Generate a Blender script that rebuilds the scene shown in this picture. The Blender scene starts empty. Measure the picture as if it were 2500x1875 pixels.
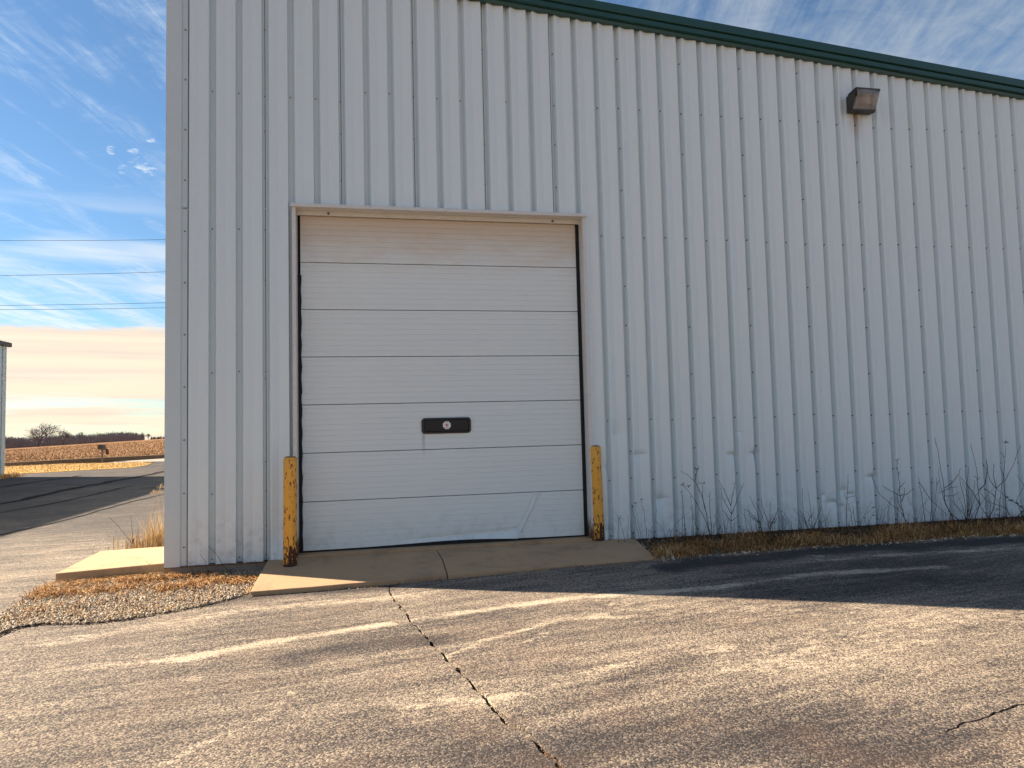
import bpy, bmesh, math, random
import numpy as np
from mathutils import Vector, Matrix, noise
from mathutils.geometry import delaunay_2d_cdt

random.seed(7); rng = np.random.default_rng(7)
scene = bpy.context.scene
COL = scene.collection
FT = 0.3048

# ------------------------------------------------------------------ camera
CAM_F, YAW, PITCH, ROLL = 1680.0, 0.195319, 0.059636, -0.024978     # focal length in photo pixels
CAM = np.array([0.67944, -8.64424, 1.46941])
def cam_axes():
    cy, sy, cp, sp = math.cos(YAW), math.sin(YAW), math.cos(PITCH), math.sin(PITCH)
    fwd = np.array([sy*cp, cy*cp, sp]); right = np.array([cy, -sy, 0]); up = np.cross(right, fwd)
    return (right*math.cos(ROLL)+up*math.sin(ROLL), -right*math.sin(ROLL)+up*math.cos(ROLL), fwd)
RGT, UPV, FWD = cam_axes()
cd = bpy.data.cameras.new('camera'); cam = bpy.data.objects.new('camera', cd); COL.objects.link(cam)
cd.sensor_width = 36; cd.lens = CAM_F/2500*36; cd.clip_start = 0.05; cd.clip_end = 9000
M = Matrix.Identity(4)
for i in range(3):
    M[i][0] = RGT[i]; M[i][1] = UPV[i]; M[i][2] = -FWD[i]; M[i][3] = CAM[i]
cam.matrix_world = M
scene.camera = cam
scene.render.resolution_x, scene.render.resolution_y = 1024, 768
def ray(x, y): return RGT*(x-1250)/CAM_F - UPV*(y-937.5)/CAM_F + FWD
def on_z(x, y, z):                       # photo pixel -> point on a level at height z
    d = ray(x, y); return CAM + d*(z-CAM[2])/d[2]
def on_y(x, y, Y=0.0):                   # photo pixel -> point on an upright plane parallel to the wall
    d = ray(x, y); return CAM + d*(Y-CAM[1])/d[1]

# ------------------------------------------------------------------ light
SUN_EL = math.radians(29.0)
SUN_XY = Vector((-1.0, 0.515)).normalized()
sun_dir = Vector((SUN_XY.x*math.cos(SUN_EL), SUN_XY.y*math.cos(SUN_EL), math.sin(SUN_EL)))
sl = bpy.data.lights.new('sun', 'SUN'); sl.energy = 5.0; sl.angle = math.radians(0.5); sl.color = (1.0, 0.84, 0.64)
so = bpy.data.objects.new('sun', sl); COL.objects.link(so)
so.rotation_euler = (-sun_dir).to_track_quat('-Z', 'Y').to_euler(); so.location = (-30, 20, 30)
scene.view_settings.view_transform = 'Standard'; scene.view_settings.look = 'None'
scene.view_settings.gamma = 1; scene.view_settings.use_curve_mapping = False
scene.view_settings.exposure = 1.70
SKY_STRENGTH = 0.05

class N:                                  # small node-tree helper
    def __init__(s, tree): s.t = tree; s.l = tree.links
    def new(s, typ, **k):
        n = s.t.nodes.new(typ)
        for a, v in k.items():
            if a == 'inp':
                for q, w in v.items():
                    if hasattr(w, 'is_output'): s.l.new(w, n.inputs[q])
                    else: n.inputs[q].default_value = w
            else: setattr(n, a, v)
        return n
    def math(s, op, a, b=None, c=None, clamp=False):
        n = s.t.nodes.new('ShaderNodeMath'); n.operation = op; n.use_clamp = clamp
        for i, v in enumerate((a, b, c)):
            if v is None: continue
            if hasattr(v, 'is_output'): s.l.new(v, n.inputs[i])
            else: n.inputs[i].default_value = v
        return n.outputs[0]
    def mix(s, f, a, b, blend='MIX'):
        n = s.t.nodes.new('ShaderNodeMix'); n.data_type = 'RGBA'; n.blend_type = blend
        for key, v in (('Factor', f), ('A', a), ('B', b)):
            sk = [i for i in n.inputs if i.name == key and (i.type == 'RGBA' if key != 'Factor' else i.type == 'VALUE')][0]
            if hasattr(v, 'is_output'): s.l.new(v, sk)
            else: sk.default_value = v if key == 'Factor' else (*v[:3], 1)
        return [o for o in n.outputs if o.type == 'RGBA'][0]
    def noise(s, vec, scale, detail=4, rough=.55, dist=0.0, out='Fac'):
        n = s.new('ShaderNodeTexNoise', inp={'Scale': scale, 'Detail': detail, 'Roughness': rough, 'Distortion': dist})
        if vec is not None: s.l.new(vec, n.inputs['Vector'])
        return n.outputs[out]
    def mapping(s, vec, scale=(1, 1, 1), rot=(0, 0, 0), loc=(0, 0, 0)):
        n = s.new('ShaderNodeMapping'); n.inputs['Scale'].default_value = scale
        n.inputs['Rotation'].default_value = rot; n.inputs['Location'].default_value = loc
        s.l.new(vec, n.inputs['Vector']); return n.outputs[0]
    def ss(s, v, a, b):                   # smoothstep
        n = s.new('ShaderNodeMapRange', interpolation_type='SMOOTHSTEP'); s.l.new(v, n.inputs[0])
        n.inputs[1].default_value = a; n.inputs[2].default_value = b; return n.outputs[0]
    def ramp(s, v, stops):
        n = s.t.nodes.new('ShaderNodeValToRGB'); s.l.new(v, n.inputs[0]); e = n.color_ramp.elements
        while len(e) < len(stops): e.new(0.5)
        for k, (p, c) in enumerate(stops): e[k].position = p; e[k].color = (*c, 1)
        return n.outputs[0]

world = bpy.data.worlds.new('World'); scene.world = world; world.use_nodes = True
wt = world.node_tree; wt.nodes.clear(); w = N(wt)
sky = w.new('ShaderNodeTexSky', sky_type='NISHITA', sun_disc=False)
sky.sun_elevation = SUN_EL; sky.sun_rotation = math.atan2(SUN_XY.x, SUN_XY.y)
sky.air_density = 1.0; sky.dust_density = 0.12; sky.ozone_density = 2.0
tc = w.new('ShaderNodeTexCoord').outputs['Generated']
sep = w.new('ShaderNodeSeparateXYZ'); wt.links.new(tc, sep.inputs[0])
zc = w.math('MAXIMUM', sep.outputs[2], 0.0)
den = w.math('ADD', zc, 0.12)
comb = w.new('ShaderNodeCombineXYZ', inp={0: w.math('DIVIDE', sep.outputs[0], den), 1: w.math('DIVIDE', sep.outputs[1], den), 2: 0.0})
pl = comb.outputs[0]                                     # a flat cloud layer overhead
prot = w.mapping(pl, (1, 1, 1), (0, 0, math.radians(16)))
c1 = w.noise(w.mapping(prot, (2.0, .42, 1)), 1.5, 9, .66, .55)
c1b = w.noise(w.mapping(prot, (5.5, .8, 1), (0, 0, 0), (4, 2, 0)), 1.6, 8, .70, .9)
c2 = w.noise(w.mapping(pl, (1, .6, 1), (0, 0, 0), (3.1, 1.7, 0)), 0.55, 3, .5)
c3 = w.noise(w.mapping(pl, (2.2, 3.2, 1), (0, 0, 0)), 2.4, 8, .72, 1.2)
cir = w.math('ADD', w.math('MULTIPLY', c1, 0.50), w.math('ADD', w.math('MULTIPLY', c1b, 0.30), w.math('MULTIPLY', c3, .20)))
cir = w.math('ADD', cir, w.math('MULTIPLY', w.math('SUBTRACT', c2, .5), 0.45))
cir = w.ss(cir, .42, .68)
cir = w.math('MULTIPLY', cir, .70)
# a pale cloud deck low over the horizon all round, with thin blue gaps
wob = w.noise(w.mapping(tc, (3, 3, 30)), 1.0, 4, .5)
edge = w.math('ADD', sep.outputs[2], w.math('MULTIPLY', w.math('SUBTRACT', w.noise(tc, 2.2, 3, .5), .5), .030))
edge = w.math('ADD', edge, w.math('MULTIPLY', w.math('SUBTRACT', w.noise(w.mapping(tc, (5, 5, 26)), 2.0, 6, .65), .5), .030))
deck = w.math('SUBTRACT', 1.0, w.ss(edge, .127, .138))
gaps = w.ss(w.noise(w.mapping(tc, (1.6, 1.6, 34), (0, 0, 0), (0, 0, .35)), 1.5, 5, .55, .3), .46, .60)
gaps = w.math('MULTIPLY', gaps, w.math('SUBTRACT', 1.0, w.ss(sep.outputs[2], .035, .085)))
deck = w.math('MULTIPLY', deck, w.math('SUBTRACT', 1.0, w.math('MULTIPLY', gaps, .85)))
band2 = w.math('MULTIPLY', w.ss(edge, .125, .16), w.math('SUBTRACT', 1.0, w.ss(edge, .17, .33)))
cir = w.math('MAXIMUM', cir, w.math('MULTIPLY', w.math('MULTIPLY', band2, .72), w.ss(wob, .42, .70)))
cir = w.math('MULTIPLY', cir, 1.0, clamp=True)
# a few small bright puffs
def puff(cur, px, py, r, sx=1.0):
    d = ray(px, py); d = d/np.linalg.norm(d)
    dist = w.new('ShaderNodeVectorMath', operation='DISTANCE', inp={0: tc, 1: tuple(d)}).outputs['Value']
    m = w.math('SUBTRACT', 1.0, w.ss(dist, r*.35, r))
    n = w.noise(w.mapping(tc, (1, 1, 3.2)), 52.0, 4, .6)
    return w.math('MAXIMUM', cur, w.math('MULTIPLY', w.ss(w.math('ADD', w.math('MULTIPLY', m, .38), n), .80, 1.16), .6))
pf = None
for a in ((367, 338, .010), (272, 366, .011), (325, 380, .015), (350, 405, .016), (375, 418, .012), (300, 414, .011), (1800, 40, .040)):
    pf = puff(pf if pf is not None else 0.0, *a)
cir = w.math('MAXIMUM', cir, pf)
skc = w.new('ShaderNodeVectorMath', operation='SCALE', inp={0: sky.outputs[0], 'Scale': SKY_STRENGTH}).outputs[0]
skc = w.mix(1.0, skc, (0.60, 0.76, 0.86), 'MULTIPLY')
c_col = w.mix(w.ss(sep.outputs[2], .10, .45), (.19, .182, .165), (.17, .19, .205))
sdot = w.new('ShaderNodeVectorMath', operation='DOT_PRODUCT', inp={0: tc, 1: tuple(sun_dir)}).outputs['Value']
glow = w.math('POWER', w.math('MAXIMUM', sdot, 0.0), 2.0)          # thin cloud scatters more light towards the sun
c_col = w.mix(1.0, c_col, w.mix(glow, (1, 1, 1), (2.9, 2.75, 2.5)), 'MULTIPLY')
skc = w.mix(cir, skc, c_col)
skc = w.mix(w.math('MULTIPLY', deck, .96), skc, w.mix(w.ss(w.noise(w.mapping(tc, (1.5, 1.5, 40), (0, 0, 0), (0, 0, 2)), 1.4, 6, .6, .4), .40, .70), w.mix(glow, (.30, .245, .195), (.42, .345, .250)), w.mix(glow, (.25, .205, .178), (.335, .285, .232))))
bg = w.new('ShaderNodeBackground', inp={'Color': skc, 'Strength': 1.0})
wo = w.new('ShaderNodeOutputWorld'); wt.links.new(bg.outputs[0], wo.inputs[0])

# ------------------------------------------------------------------ helpers
def tag(o, label=None, cat=None, group=None, kind=None, category=None):
    cat = cat or category
    for k, v in (('label', label), ('category', cat), ('group', group), ('kind', kind)):
        if v: o[k] = v
    return o
def empty(name, loc):
    o = bpy.data.objects.new(name, None); o.location = loc; o.empty_display_size = .2; COL.objects.link(o); return o
def wloc(o):
    v = Vector((0, 0, 0))
    while o is not None: v += o.location; o = o.parent
    return v
class MB:
    def __init__(s): s.v = []; s.f = []
    def add(s, vs, fs):
        b = len(s.v); s.v += [tuple(map(float, p)) for p in vs]; s.f += [tuple(b+i for i in f) for f in fs]; return s
    def box(s, a, b):
        x0, y0, z0 = a; x1, y1, z1 = b
        return s.add([(x0,y0,z0),(x1,y0,z0),(x1,y1,z0),(x0,y1,z0),(x0,y0,z1),(x1,y0,z1),(x1,y1,z1),(x0,y1,z1)],
                     [(0,3,2,1),(4,5,6,7),(0,1,5,4),(1,2,6,5),(2,3,7,6),(3,0,4,7)])
    def prism(s, poly, z0, z1):           # vertical prism over an xy polygon (counter-clockwise); z may be a function
        n = len(poly); zf = lambda z, p: z(*p) if callable(z) else z
        vs = [(*p, zf(z0, p)) for p in poly]+[(*p, zf(z1, p)) for p in poly]
        return s.add(vs, [tuple(range(n))[::-1], tuple(range(n, 2*n))]+[(i, (i+1) % n, n+(i+1) % n, n+i) for i in range(n)])
    def tube(s, pts, r, n=6, cap=True):   # tapered tube along points; r = radius or list
        pts = [Vector(p) for p in pts]; R = r if isinstance(r, (list, tuple)) else [r]*len(pts)
        b = len(s.v); prev = None
        for i, p in enumerate(pts):
            d = (pts[min(i+1, len(pts)-1)]-pts[max(i-1, 0)])
            d = d.normalized() if d.length > 1e-9 else Vector((0, 0, 1))
            a = prev if prev is not None else (Vector((1, 0, 0)) if abs(d.x) < .8 else Vector((0, 1, 0)))
            u = (a-d*a.dot(d)); u = u.normalized() if u.length > 1e-6 else d.orthogonal().normalized(); prev = u; v = d.cross(u)
            for k in range(n):
                t = 2*math.pi*k/n; q = p+(u*math.cos(t)+v*math.sin(t))*R[i]; s.v.append(tuple(q))
        for i in range(len(pts)-1):
            for k in range(n):
                a0 = b+i*n+k; a1 = b+i*n+(k+1) % n; s.f.append((a0, a1, a1+n, a0+n))
        if cap:
            s.f.append(tuple(range(b, b+n))[::-1]); e = b+(len(pts)-1)*n; s.f.append(tuple(range(e, e+n)))
        return s
    def build(s, name, mat, parent=None, smooth=False, **tags):
        me = bpy.data.meshes.new(name); off = wloc(parent) if parent else Vector((0, 0, 0))
        me.from_pydata([(p[0]-off.x, p[1]-off.y, p[2]-off.z) for p in s.v], [], s.f)
        if smooth: me.polygons.foreach_set('use_smooth', [True]*len(me.polygons))
        me.materials.append(mat); o = bpy.data.objects.new(name, me); COL.objects.link(o)
        if parent: o.parent = parent
        return tag(o, **tags)
def np_mesh(name, V, F, mat, parent=None, smooth=False, **tags):
    me = bpy.data.meshes.new(name); off = np.array(wloc(parent)) if parent else np.zeros(3)
    V = np.asarray(V, float)-off; F = np.asarray(F)
    me.vertices.add(len(V)); me.vertices.foreach_set('co', V.ravel())
    k = F.shape[1]; me.loops.add(F.size); me.loops.foreach_set('vertex_index', F.ravel().astype(np.int32))
    me.polygons.add(len(F)); me.polygons.foreach_set('loop_start', np.arange(0, F.size, k, dtype=np.int32))
    me.polygons.foreach_set('loop_total', np.full(len(F), k, dtype=np.int32))
    if smooth: me.polygons.foreach_set('use_smooth', [True]*len(F))
    me.update(calc_edges=True); me.validate()
    me.materials.append(mat); o = bpy.data.objects.new(name, me); COL.objects.link(o)
    if parent: o.parent = parent
    return tag(o, **tags)
def bevel(o, wdt=.004, seg=2):
    m = o.modifiers.new('bevel', 'BEVEL'); m.width = wdt; m.segments = seg; m.limit_method = 'ANGLE'; m.angle_limit = math.radians(40); return o
def sst(a, b, x):
    t = np.clip((np.asarray(x, float)-a)/(b-a), 0, 1); return t*t*(3-2*t)

# ------------------------------------------------------------------ materials
def mat(name, build):
    m = bpy.data.materials.new(name); m.use_nodes = True; t = m.node_tree; t.nodes.clear(); n = N(t)
    b = n.new('ShaderNodeBsdfPrincipled'); o = n.new('ShaderNodeOutputMaterial'); t.links.new(b.outputs[0], o.inputs[0])
    n.b = b; n.co = n.new('ShaderNodeTexCoord').outputs['Object']
    n.geo = n.new('ShaderNodeNewGeometry')
    build(n); return m
def setp(n, **k):
    for q, v in k.items():
        s = n.b.inputs[q.replace('_', ' ')]
        if hasattr(v, 'is_output'): n.l.new(v, s)
        elif s.type == 'RGBA': s.default_value = (*v, 1)
        else: s.default_value = v
def bump(n, h, dist, strength=1.0):
    bn = n.new('ShaderNodeBump', inp={'Height': h, 'Distance': dist, 'Strength': strength}); n.l.new(bn.outputs[0], n.b.inputs['Normal'])
def wpos(n): return n.geo.outputs['Position']

def m_wall(n):
    p = wpos(n); s = n.new('ShaderNodeSeparateXYZ', inp={0: p})
    c = n.mix(n.noise(n.mapping(p, (1, 1, .25)), 1.6, 4), (.665, .755, .768), (.725, .805, .815))
    c = n.mix(n.ss(n.noise(p, 330, 3, .6), .35, .7), c, (.78, .848, .856))
    low = n.math('SUBTRACT', 1.0, n.ss(s.outputs[2], -.05, .75))           # splashed dirt above the ground
    spl = n.math('MULTIPLY', low, n.ss(n.noise(p, 9, 6, .65), .42, .72))
    c = n.mix(n.math('MULTIPLY', spl, .45), c, (.33, .32, .33))
    run = n.ss(n.noise(n.mapping(p, (26, 26, .45)), 1, 4, .6), .60, .80)
    c = n.mix(n.math('MULTIPLY', run, .16), c, (.42, .40, .36))
    lx = n.math('SUBTRACT', 1.0, n.ss(n.math('ABSOLUTE', n.math('SUBTRACT', s.outputs[0], 7.62)), .05, .17))
    lz = n.math('MULTIPLY', n.ss(s.outputs[2], 5.45, 5.86), n.math('SUBTRACT', 1.0, n.ss(s.outputs[2], 5.9, 5.95)))
    c = n.mix(n.math('MULTIPLY', n.math('MULTIPLY', lx, lz), n.math('MULTIPLY', n.noise(n.mapping(p, (22, 22, 2)), 1, 4), .9)), c, (.42, .22, .10))   # rust run below the lamp
    setp(n, Base_Color=c, Roughness=.36, Specular_IOR_Level=.6)
    bump(n, n.noise(p, 260, 3, .6), .0014, .55)
M_wall = mat('painted_wall_steel', m_wall)
def m_trim(n):
    p = wpos(n); s = n.new('ShaderNodeSeparateXYZ', inp={0: p})
    c = n.mix(n.noise(p, 14, 5, .65), (.62, .61, .58), (.74, .73, .70))
    low = n.math('SUBTRACT', 1.0, n.ss(s.outputs[2], -.02, .55))
    rust = n.ss(n.math('ADD', n.math('MULTIPLY', low, .55), n.noise(n.mapping(p, (40, 40, 7)), 1, 5, .7)), .80, 1.0)
    c = n.mix(rust, c, (.13, .050, .018))
    grime = n.math('MULTIPLY', n.ss(n.noise(p, 35, 5, .7), .52, .75), .5)
    c = n.mix(grime, c, (.42, .34, .25))
    setp(n, Base_Color=c, Roughness=.5)
M_trim = mat('rusting_white_trim', m_trim)
def m_corner(n):
    p = wpos(n); c = n.mix(n.noise(p, 3, 4), (.575, .65, .66), (.625, .695, .705))
    setp(n, Base_Color=c, Roughness=.42, Specular_IOR_Level=.55); bump(n, n.noise(p, 260, 3, .6), .001, .4)
M_corner = mat('corner_trim_paint', m_corner)
def m_door(n):
    p = wpos(n); s = n.new('ShaderNodeSeparateXYZ', inp={0: p})
    c = n.mix(n.noise(n.mapping(p, (1, 1, .5)), 1.4, 5), (.69, .755, .745), (.75, .805, .79))
    c = n.mix(n.ss(n.noise(p, 300, 3, .6), .4, .7), c, (.79, .83, .83))
    # warm light bounced off the sunlit ground, painted over the top section
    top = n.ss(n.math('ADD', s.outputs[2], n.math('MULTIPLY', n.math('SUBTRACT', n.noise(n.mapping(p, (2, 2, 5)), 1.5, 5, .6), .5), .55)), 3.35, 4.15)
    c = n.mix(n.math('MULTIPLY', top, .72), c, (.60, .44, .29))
    spots = n.math('MULTIPLY', n.ss(n.noise(p, 45, 4, .7), .66, .74), n.ss(s.outputs[2], 3.3, 4.0))
    c = n.mix(n.math('MULTIPLY', spots, .55), c, (.20, .14, .09))
    low = n.math('SUBTRACT', 1.0, n.ss(s.outputs[2], .0, .55))
    c = n.mix(n.math('MULTIPLY', n.math('MULTIPLY', low, n.ss(n.noise(p, 7, 6, .65), .45, .7)), .35), c, (.44, .46, .42))
    strk = n.math('MULTIPLY', n.math('SUBTRACT', 1.0, n.ss(n.math('ABSOLUTE', n.math('SUBTRACT', s.outputs[0], 1.262)), .004, .03)),
                  n.math('MULTIPLY', n.ss(s.outputs[2], 1.02, 1.36), n.math('SUBTRACT', 1.0, n.ss(s.outputs[2], 1.38, 1.40))))
    c = n.mix(n.math('MULTIPLY', strk, .5), c, (.33, .29, .30))            # drip below the window frame's corner
    setp(n, Base_Color=c, Roughness=.45)
    bump(n, n.noise(p, 300, 3, .6), .0012, .5)
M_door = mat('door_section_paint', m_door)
def plain(name, col, rough=.6, var=.25, sc=20, **k):
    def f(n):
        c = n.mix(n.noise(wpos(n), sc, 5, .6), tuple(x*(1-var) for x in col), tuple(min(1, x*(1+var)) for x in col))
        setp(n, Base_Color=c, Roughness=rough, **k)
        bump(n, n.noise(wpos(n), sc*6, 3, .6), .001, .4)
    return mat(name, f)
M_green = plain('dark_green_trim_paint', (.011, .062, .053), .38, .18, 6)
M_black = plain('black_rubber', (.008, .008, .010), .75, .3, 40)
M_frame = plain('black_window_frame', (.008, .008, .011), .35, .2, 30)
M_roofdark = plain('dark_roof_trim', (.035, .040, .042), .5, .2, 6)
M_dark = plain('dark_interior', (.02, .02, .02), .9, .2, 6)
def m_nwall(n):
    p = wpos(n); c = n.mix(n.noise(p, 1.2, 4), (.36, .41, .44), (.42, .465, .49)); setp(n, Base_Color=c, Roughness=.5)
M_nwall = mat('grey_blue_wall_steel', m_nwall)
M_screw = plain('weathered_screw', (.10, .10, .11), .5, .3, 50)
def m_glass(n):
    setp(n, Base_Color=(.012, .016, .024), Roughness=.12, Specular_IOR_Level=.25)
M_pane = mat('dark_window_pane', m_glass)
M_sticker = plain('white_sticker', (.78, .74, .74), .5, .05, 60)
M_stick_red = plain('sticker_red_print', (.42, .10, .05), .5, .1, 60)
M_stick_gold = plain('sticker_gold_print', (.50, .28, .10), .5, .1, 60)
M_bronze = plain('dark_bronze_housing', (.035, .036, .030), .45, .3, 30, Specular_IOR_Level=.5)
M_reflector = plain('lamp_reflector', (.42, .36, .30), .35, .25, 30, Metallic=.4)
def m_lens(n):
    setp(n, Base_Color=(.90, .86, .82), Roughness=.12, Transmission_Weight=.85, IOR=1.35)
    wv = n.new('ShaderNodeTexWave', bands_direction='X', inp={'Scale': 26.0}); n.l.new(wpos(n), wv.inputs['Vector'])
    bump(n, wv.outputs['Fac'], .004, .5)
M_lens = mat('prismatic_lens_glass', m_lens)
def m_yellow(n):
    p = n.co; s = n.new('ShaderNodeSeparateXYZ', inp={0: p})
    c = n.mix(n.noise(n.mapping(p, (6, 6, 1.5)), 2, 5, .6), (.78, .34, .030), (.90, .47, .065))
    low = n.math('SUBTRACT', 1.0, n.ss(s.outputs[2], .0, .5))
    pits = n.noise(n.mapping(p, (46, 46, 15)), 1.0, 5, .68)
    big = n.noise(n.mapping(p, (9, 9, 3.2)), 1.0, 3, .6)
    chip = n.ss(n.math('ADD', n.math('ADD', pits, n.math('MULTIPLY', n.math('SUBTRACT', big, .5), .45)), n.math('MULTIPLY', low, .16)), .585, .615)
    foot = n.ss(n.math('ADD', n.math('SUBTRACT', .10, s.outputs[2]), n.math('MULTIPLY', n.math('SUBTRACT', pits, .5), .28)), .02, .06)
    chip = n.math('MAXIMUM', chip, foot)
    rim = n.ss(n.math('ADD', n.math('ADD', pits, n.math('MULTIPLY', n.math('SUBTRACT', big, .5), .45)), n.math('MULTIPLY', low, .16)), .54, .59)
    c = n.mix(n.math('MULTIPLY', rim, .6), c, (.42, .15, .02))
    c = n.mix(chip, c, n.mix(n.noise(p, 60, 4), (.020, .010, .008), (.11, .035, .012)))
    setp(n, Base_Color=c, Roughness=n.math('ADD', .45, n.math('MULTIPLY', chip, .4)))
    bump(n, n.math('SUBTRACT', n.math('MULTIPLY', n.noise(p, 30, 4), .3), chip), .0025, .8)
M_yellow = mat('chipped_yellow_paint', m_yellow)
M_cap = plain('bollard_cap_concrete', (.30, .21, .10), .9, .4, 60)
def m_concrete(n):
    p = wpos(n)
    c = n.mix(n.noise(p, 1.3, 5, .6), (.37, .22, .118), (.47, .30, .165))
    c = n.mix(n.ss(n.noise(p, 160, 3, .6), .35, .75), c, (.53, .36, .20))
    c = n.mix(n.math('MULTIPLY', n.ss(n.noise(p, 5, 6, .7), .55, .75), .35), c, (.24, .20, .16))
    c = n.mix(n.math('MULTIPLY', n.ss(n.noise(p, 2.1, 7, .72, .4), .46, .70), .42), c, (.16, .105, .065))
    br = n.noise(n.mapping(p, (9, 140, 9), (0, 0, math.radians(35))), 1, 3)
    setp(n, Base_Color=c, Roughness=.9); bump(n, n.math('ADD', n.noise(p, 120, 4, .6), n.math('MULTIPLY', br, .5)), .003, .5)
M_conc = mat('weathered_concrete', m_concrete)
M_found = plain('foundation_concrete', (.30, .255, .205), .9, .25, 9)
def m_dirt(n):
    p = wpos(n); c = n.mix(n.noise(p, 7, 6, .7), (.10, .062, .036), (.22, .15, .09)); c = n.mix(n.ss(n.noise(p, 70, 4), .5, .7), c, (.30, .25, .19))
    setp(n, Base_Color=c, Roughness=1.0, Specular_IOR_Level=.1); bump(n, n.noise(p, 40, 5, .7), .03, .8)
M_dirt = mat('dry_soil', m_dirt)
def m_asphalt(n):
    p = wpos(n)
    at = n.new('ShaderNodeAttribute', attribute_name='wear').outputs['Fac']
    dk = n.new('ShaderNodeAttribute', attribute_name='fresh').outputs['Fac']
    vo = n.new('ShaderNodeTexVoronoi', inp={'Scale': 95.0}); n.l.new(p, vo.inputs['Vector'])
    cell = n.new('ShaderNodeSeparateColor', inp={0: vo.outputs['Color']}).outputs[0]
    fine = n.noise(p, 210, 4, .7)
    pr_ = n.mapping(p, (1, 1, 1), (0, 0, math.radians(-9)))
    arc = n.noise(n.mapping(pr_, (.22, 1.15, 1)), 1.5, 7, .65, .6)
    arc3 = n.noise(n.mapping(pr_, (.9, 7.5, 1)), 1.6, 6, .7, .5)
    arc2 = n.noise(n.mapping(pr_, (.6, 2.8, 1)), 2.0, 5, .65, .4)
    patch = n.noise(p, .55, 4, .55)
    brk = n.noise(n.mapping(p, (3, 7, 1)), 2.5, 6, .7, .5)
    wear = n.math('ADD', n.math('MULTIPLY', n.ss(n.math('ADD', at, n.math('ADD', n.math('MULTIPLY', n.math('SUBTRACT', brk, .5), 1.5), n.math('MULTIPLY', n.math('SUBTRACT', n.noise(p, 38, 4, .7), .5), .7))), .18, .80), .95), n.math('ADD', n.math('MULTIPLY', n.math('SUBTRACT', arc, .5), .85), n.math('MULTIPLY', n.math('SUBTRACT', arc2, .5), .9)))
    wear = n.math('ADD', wear, n.math('MULTIPLY', n.math('SUBTRACT', patch, .5), 1.0))
    wear = n.math('ADD', wear, n.math('MINIMUM', at, 0.0))
    wear = n.math('ADD', wear, n.math('MULTIPLY', n.math('SUBTRACT', arc3, .5), 1.3))
    wear = n.math('SUBTRACT', wear, dk)
    # aggregate: each stone shows pale where the binder has worn off
    g = n.math('ADD', n.math('MULTIPLY', n.math('SUBTRACT', cell, .5), .95), n.math('MULTIPLY', n.math('SUBTRACT', fine, .5), 1.7))
    a = n.math('ADD', n.math('MULTIPLY', wear, .88), n.math('ADD', g, .16))
    base = n.ramp(n.math('MULTIPLY', n.math('ADD', a, .6), .55), [(0.05, (.030, .027, .028)), (.32, (.105, .086, .078)), (.52, (.245, .195, .150)), (.74, (.43, .355, .262)), (1.0, (.58, .49, .375))])
    tint = n.noise(p, 2.2, 3)
    base = n.mix(n.math('MULTIPLY', n.ss(tint, .45, .75), .15), base, (.22, .125, .080))
    setp(n, Base_Color=base, Roughness=.88, Specular_IOR_Level=.3)
    h = n.math('ADD', n.math('MULTIPLY', n.math('SUBTRACT', 1.0, vo.outputs['Distance']), .7), n.math('MULTIPLY', fine, .8))
    bump(n, h, .006, .8)
M_asph = mat('worn_asphalt', m_asphalt)
M_tar = plain('tar_crack_filler', (.016, .015, .016), .95, .3, 30, Specular_IOR_Level=.05)
def m_field(n):
    p = wpos(n)
    r = n.noise(n.mapping(p, (.05, .5, 1), (0, 0, math.radians(12))), 1.2, 6, .65)
    c = n.mix(n.ss(r, .35, .65), (.155, .075, .033), (.30, .165, .080))
    c = n.mix(n.ss(n.noise(p, 2.3, 6, .75), .54, .66), c, (.50, .33, .18))
    c = n.mix(n.ss(n.noise(p, .05, 4, .6), .5, .75), c, (.20, .095, .042))
    setp(n, Base_Color=c, Roughness=1.0, Specular_IOR_Level=.05); bump(n, n.noise(p, 2.5, 5, .7), .25, .6)
M_field = mat('stubble_field', m_field)
def m_lawn(n):
    p = wpos(n); c = n.mix(n.noise(p, .8, 6, .7), (.42, .25, .075), (.66, .45, .17)); c = n.mix(n.ss(n.noise(p, 5, 5, .7), .5, .7), c, (.36, .19, .055))
    setp(n, Base_Color=c, Roughness=1.0, Specular_IOR_Level=.05); bump(n, n.noise(p, 9, 4, .7), .05, .7)
M_lawn = mat('dormant_lawn', m_lawn)
M_road = plain('pale_road', (.30, .26, .215), .9, .15, 3)
def m_pebble(n):
    ob = n.new('ShaderNodeAttribute', attribute_name='shade').outputs['Fac']
    c = n.ramp(ob, [(0, (.13, .09, .06)), (.35, (.29, .22, .15)), (.7, (.46, .37, .265)), (1, (.60, .51, .39))])
    setp(n, Base_Color=c, Roughness=.85)
M_pebble = mat('river_gravel', m_pebble)
def m_grass(cols):
    def f(n):
        ob = n.new('ShaderNodeAttribute', attribute_name='shade').outputs['Fac']
        c = n.ramp(ob, [(i/(len(cols)-1), c) for i, c in enumerate(cols)])
        setp(n, Base_Color=c, Roughness=.8, Specular_IOR_Level=.15)
    return f
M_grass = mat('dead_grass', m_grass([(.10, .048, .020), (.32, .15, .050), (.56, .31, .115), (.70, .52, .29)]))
M_straw = mat('pale_straw', m_grass([(.20, .10, .045), (.40, .25, .12), (.58, .42, .23), (.66, .54, .34)]))
M_stub = mat('corn_stubble', m_grass([(.20, .10, .045), (.36, .22, .11), (.56, .38, .20)]))
M_litter = mat('leaf_litter', m_grass([(.030, .018, .011), (.085, .045, .022), (.17, .095, .045), (.28, .18, .10)]))
M_stem = plain('dry_weed_stem', (.050, .039, .036), .85, .3, 80)
M_stem_pale = plain('pale_dry_stem', (.34, .24, .14), .85, .3, 80)
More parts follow.
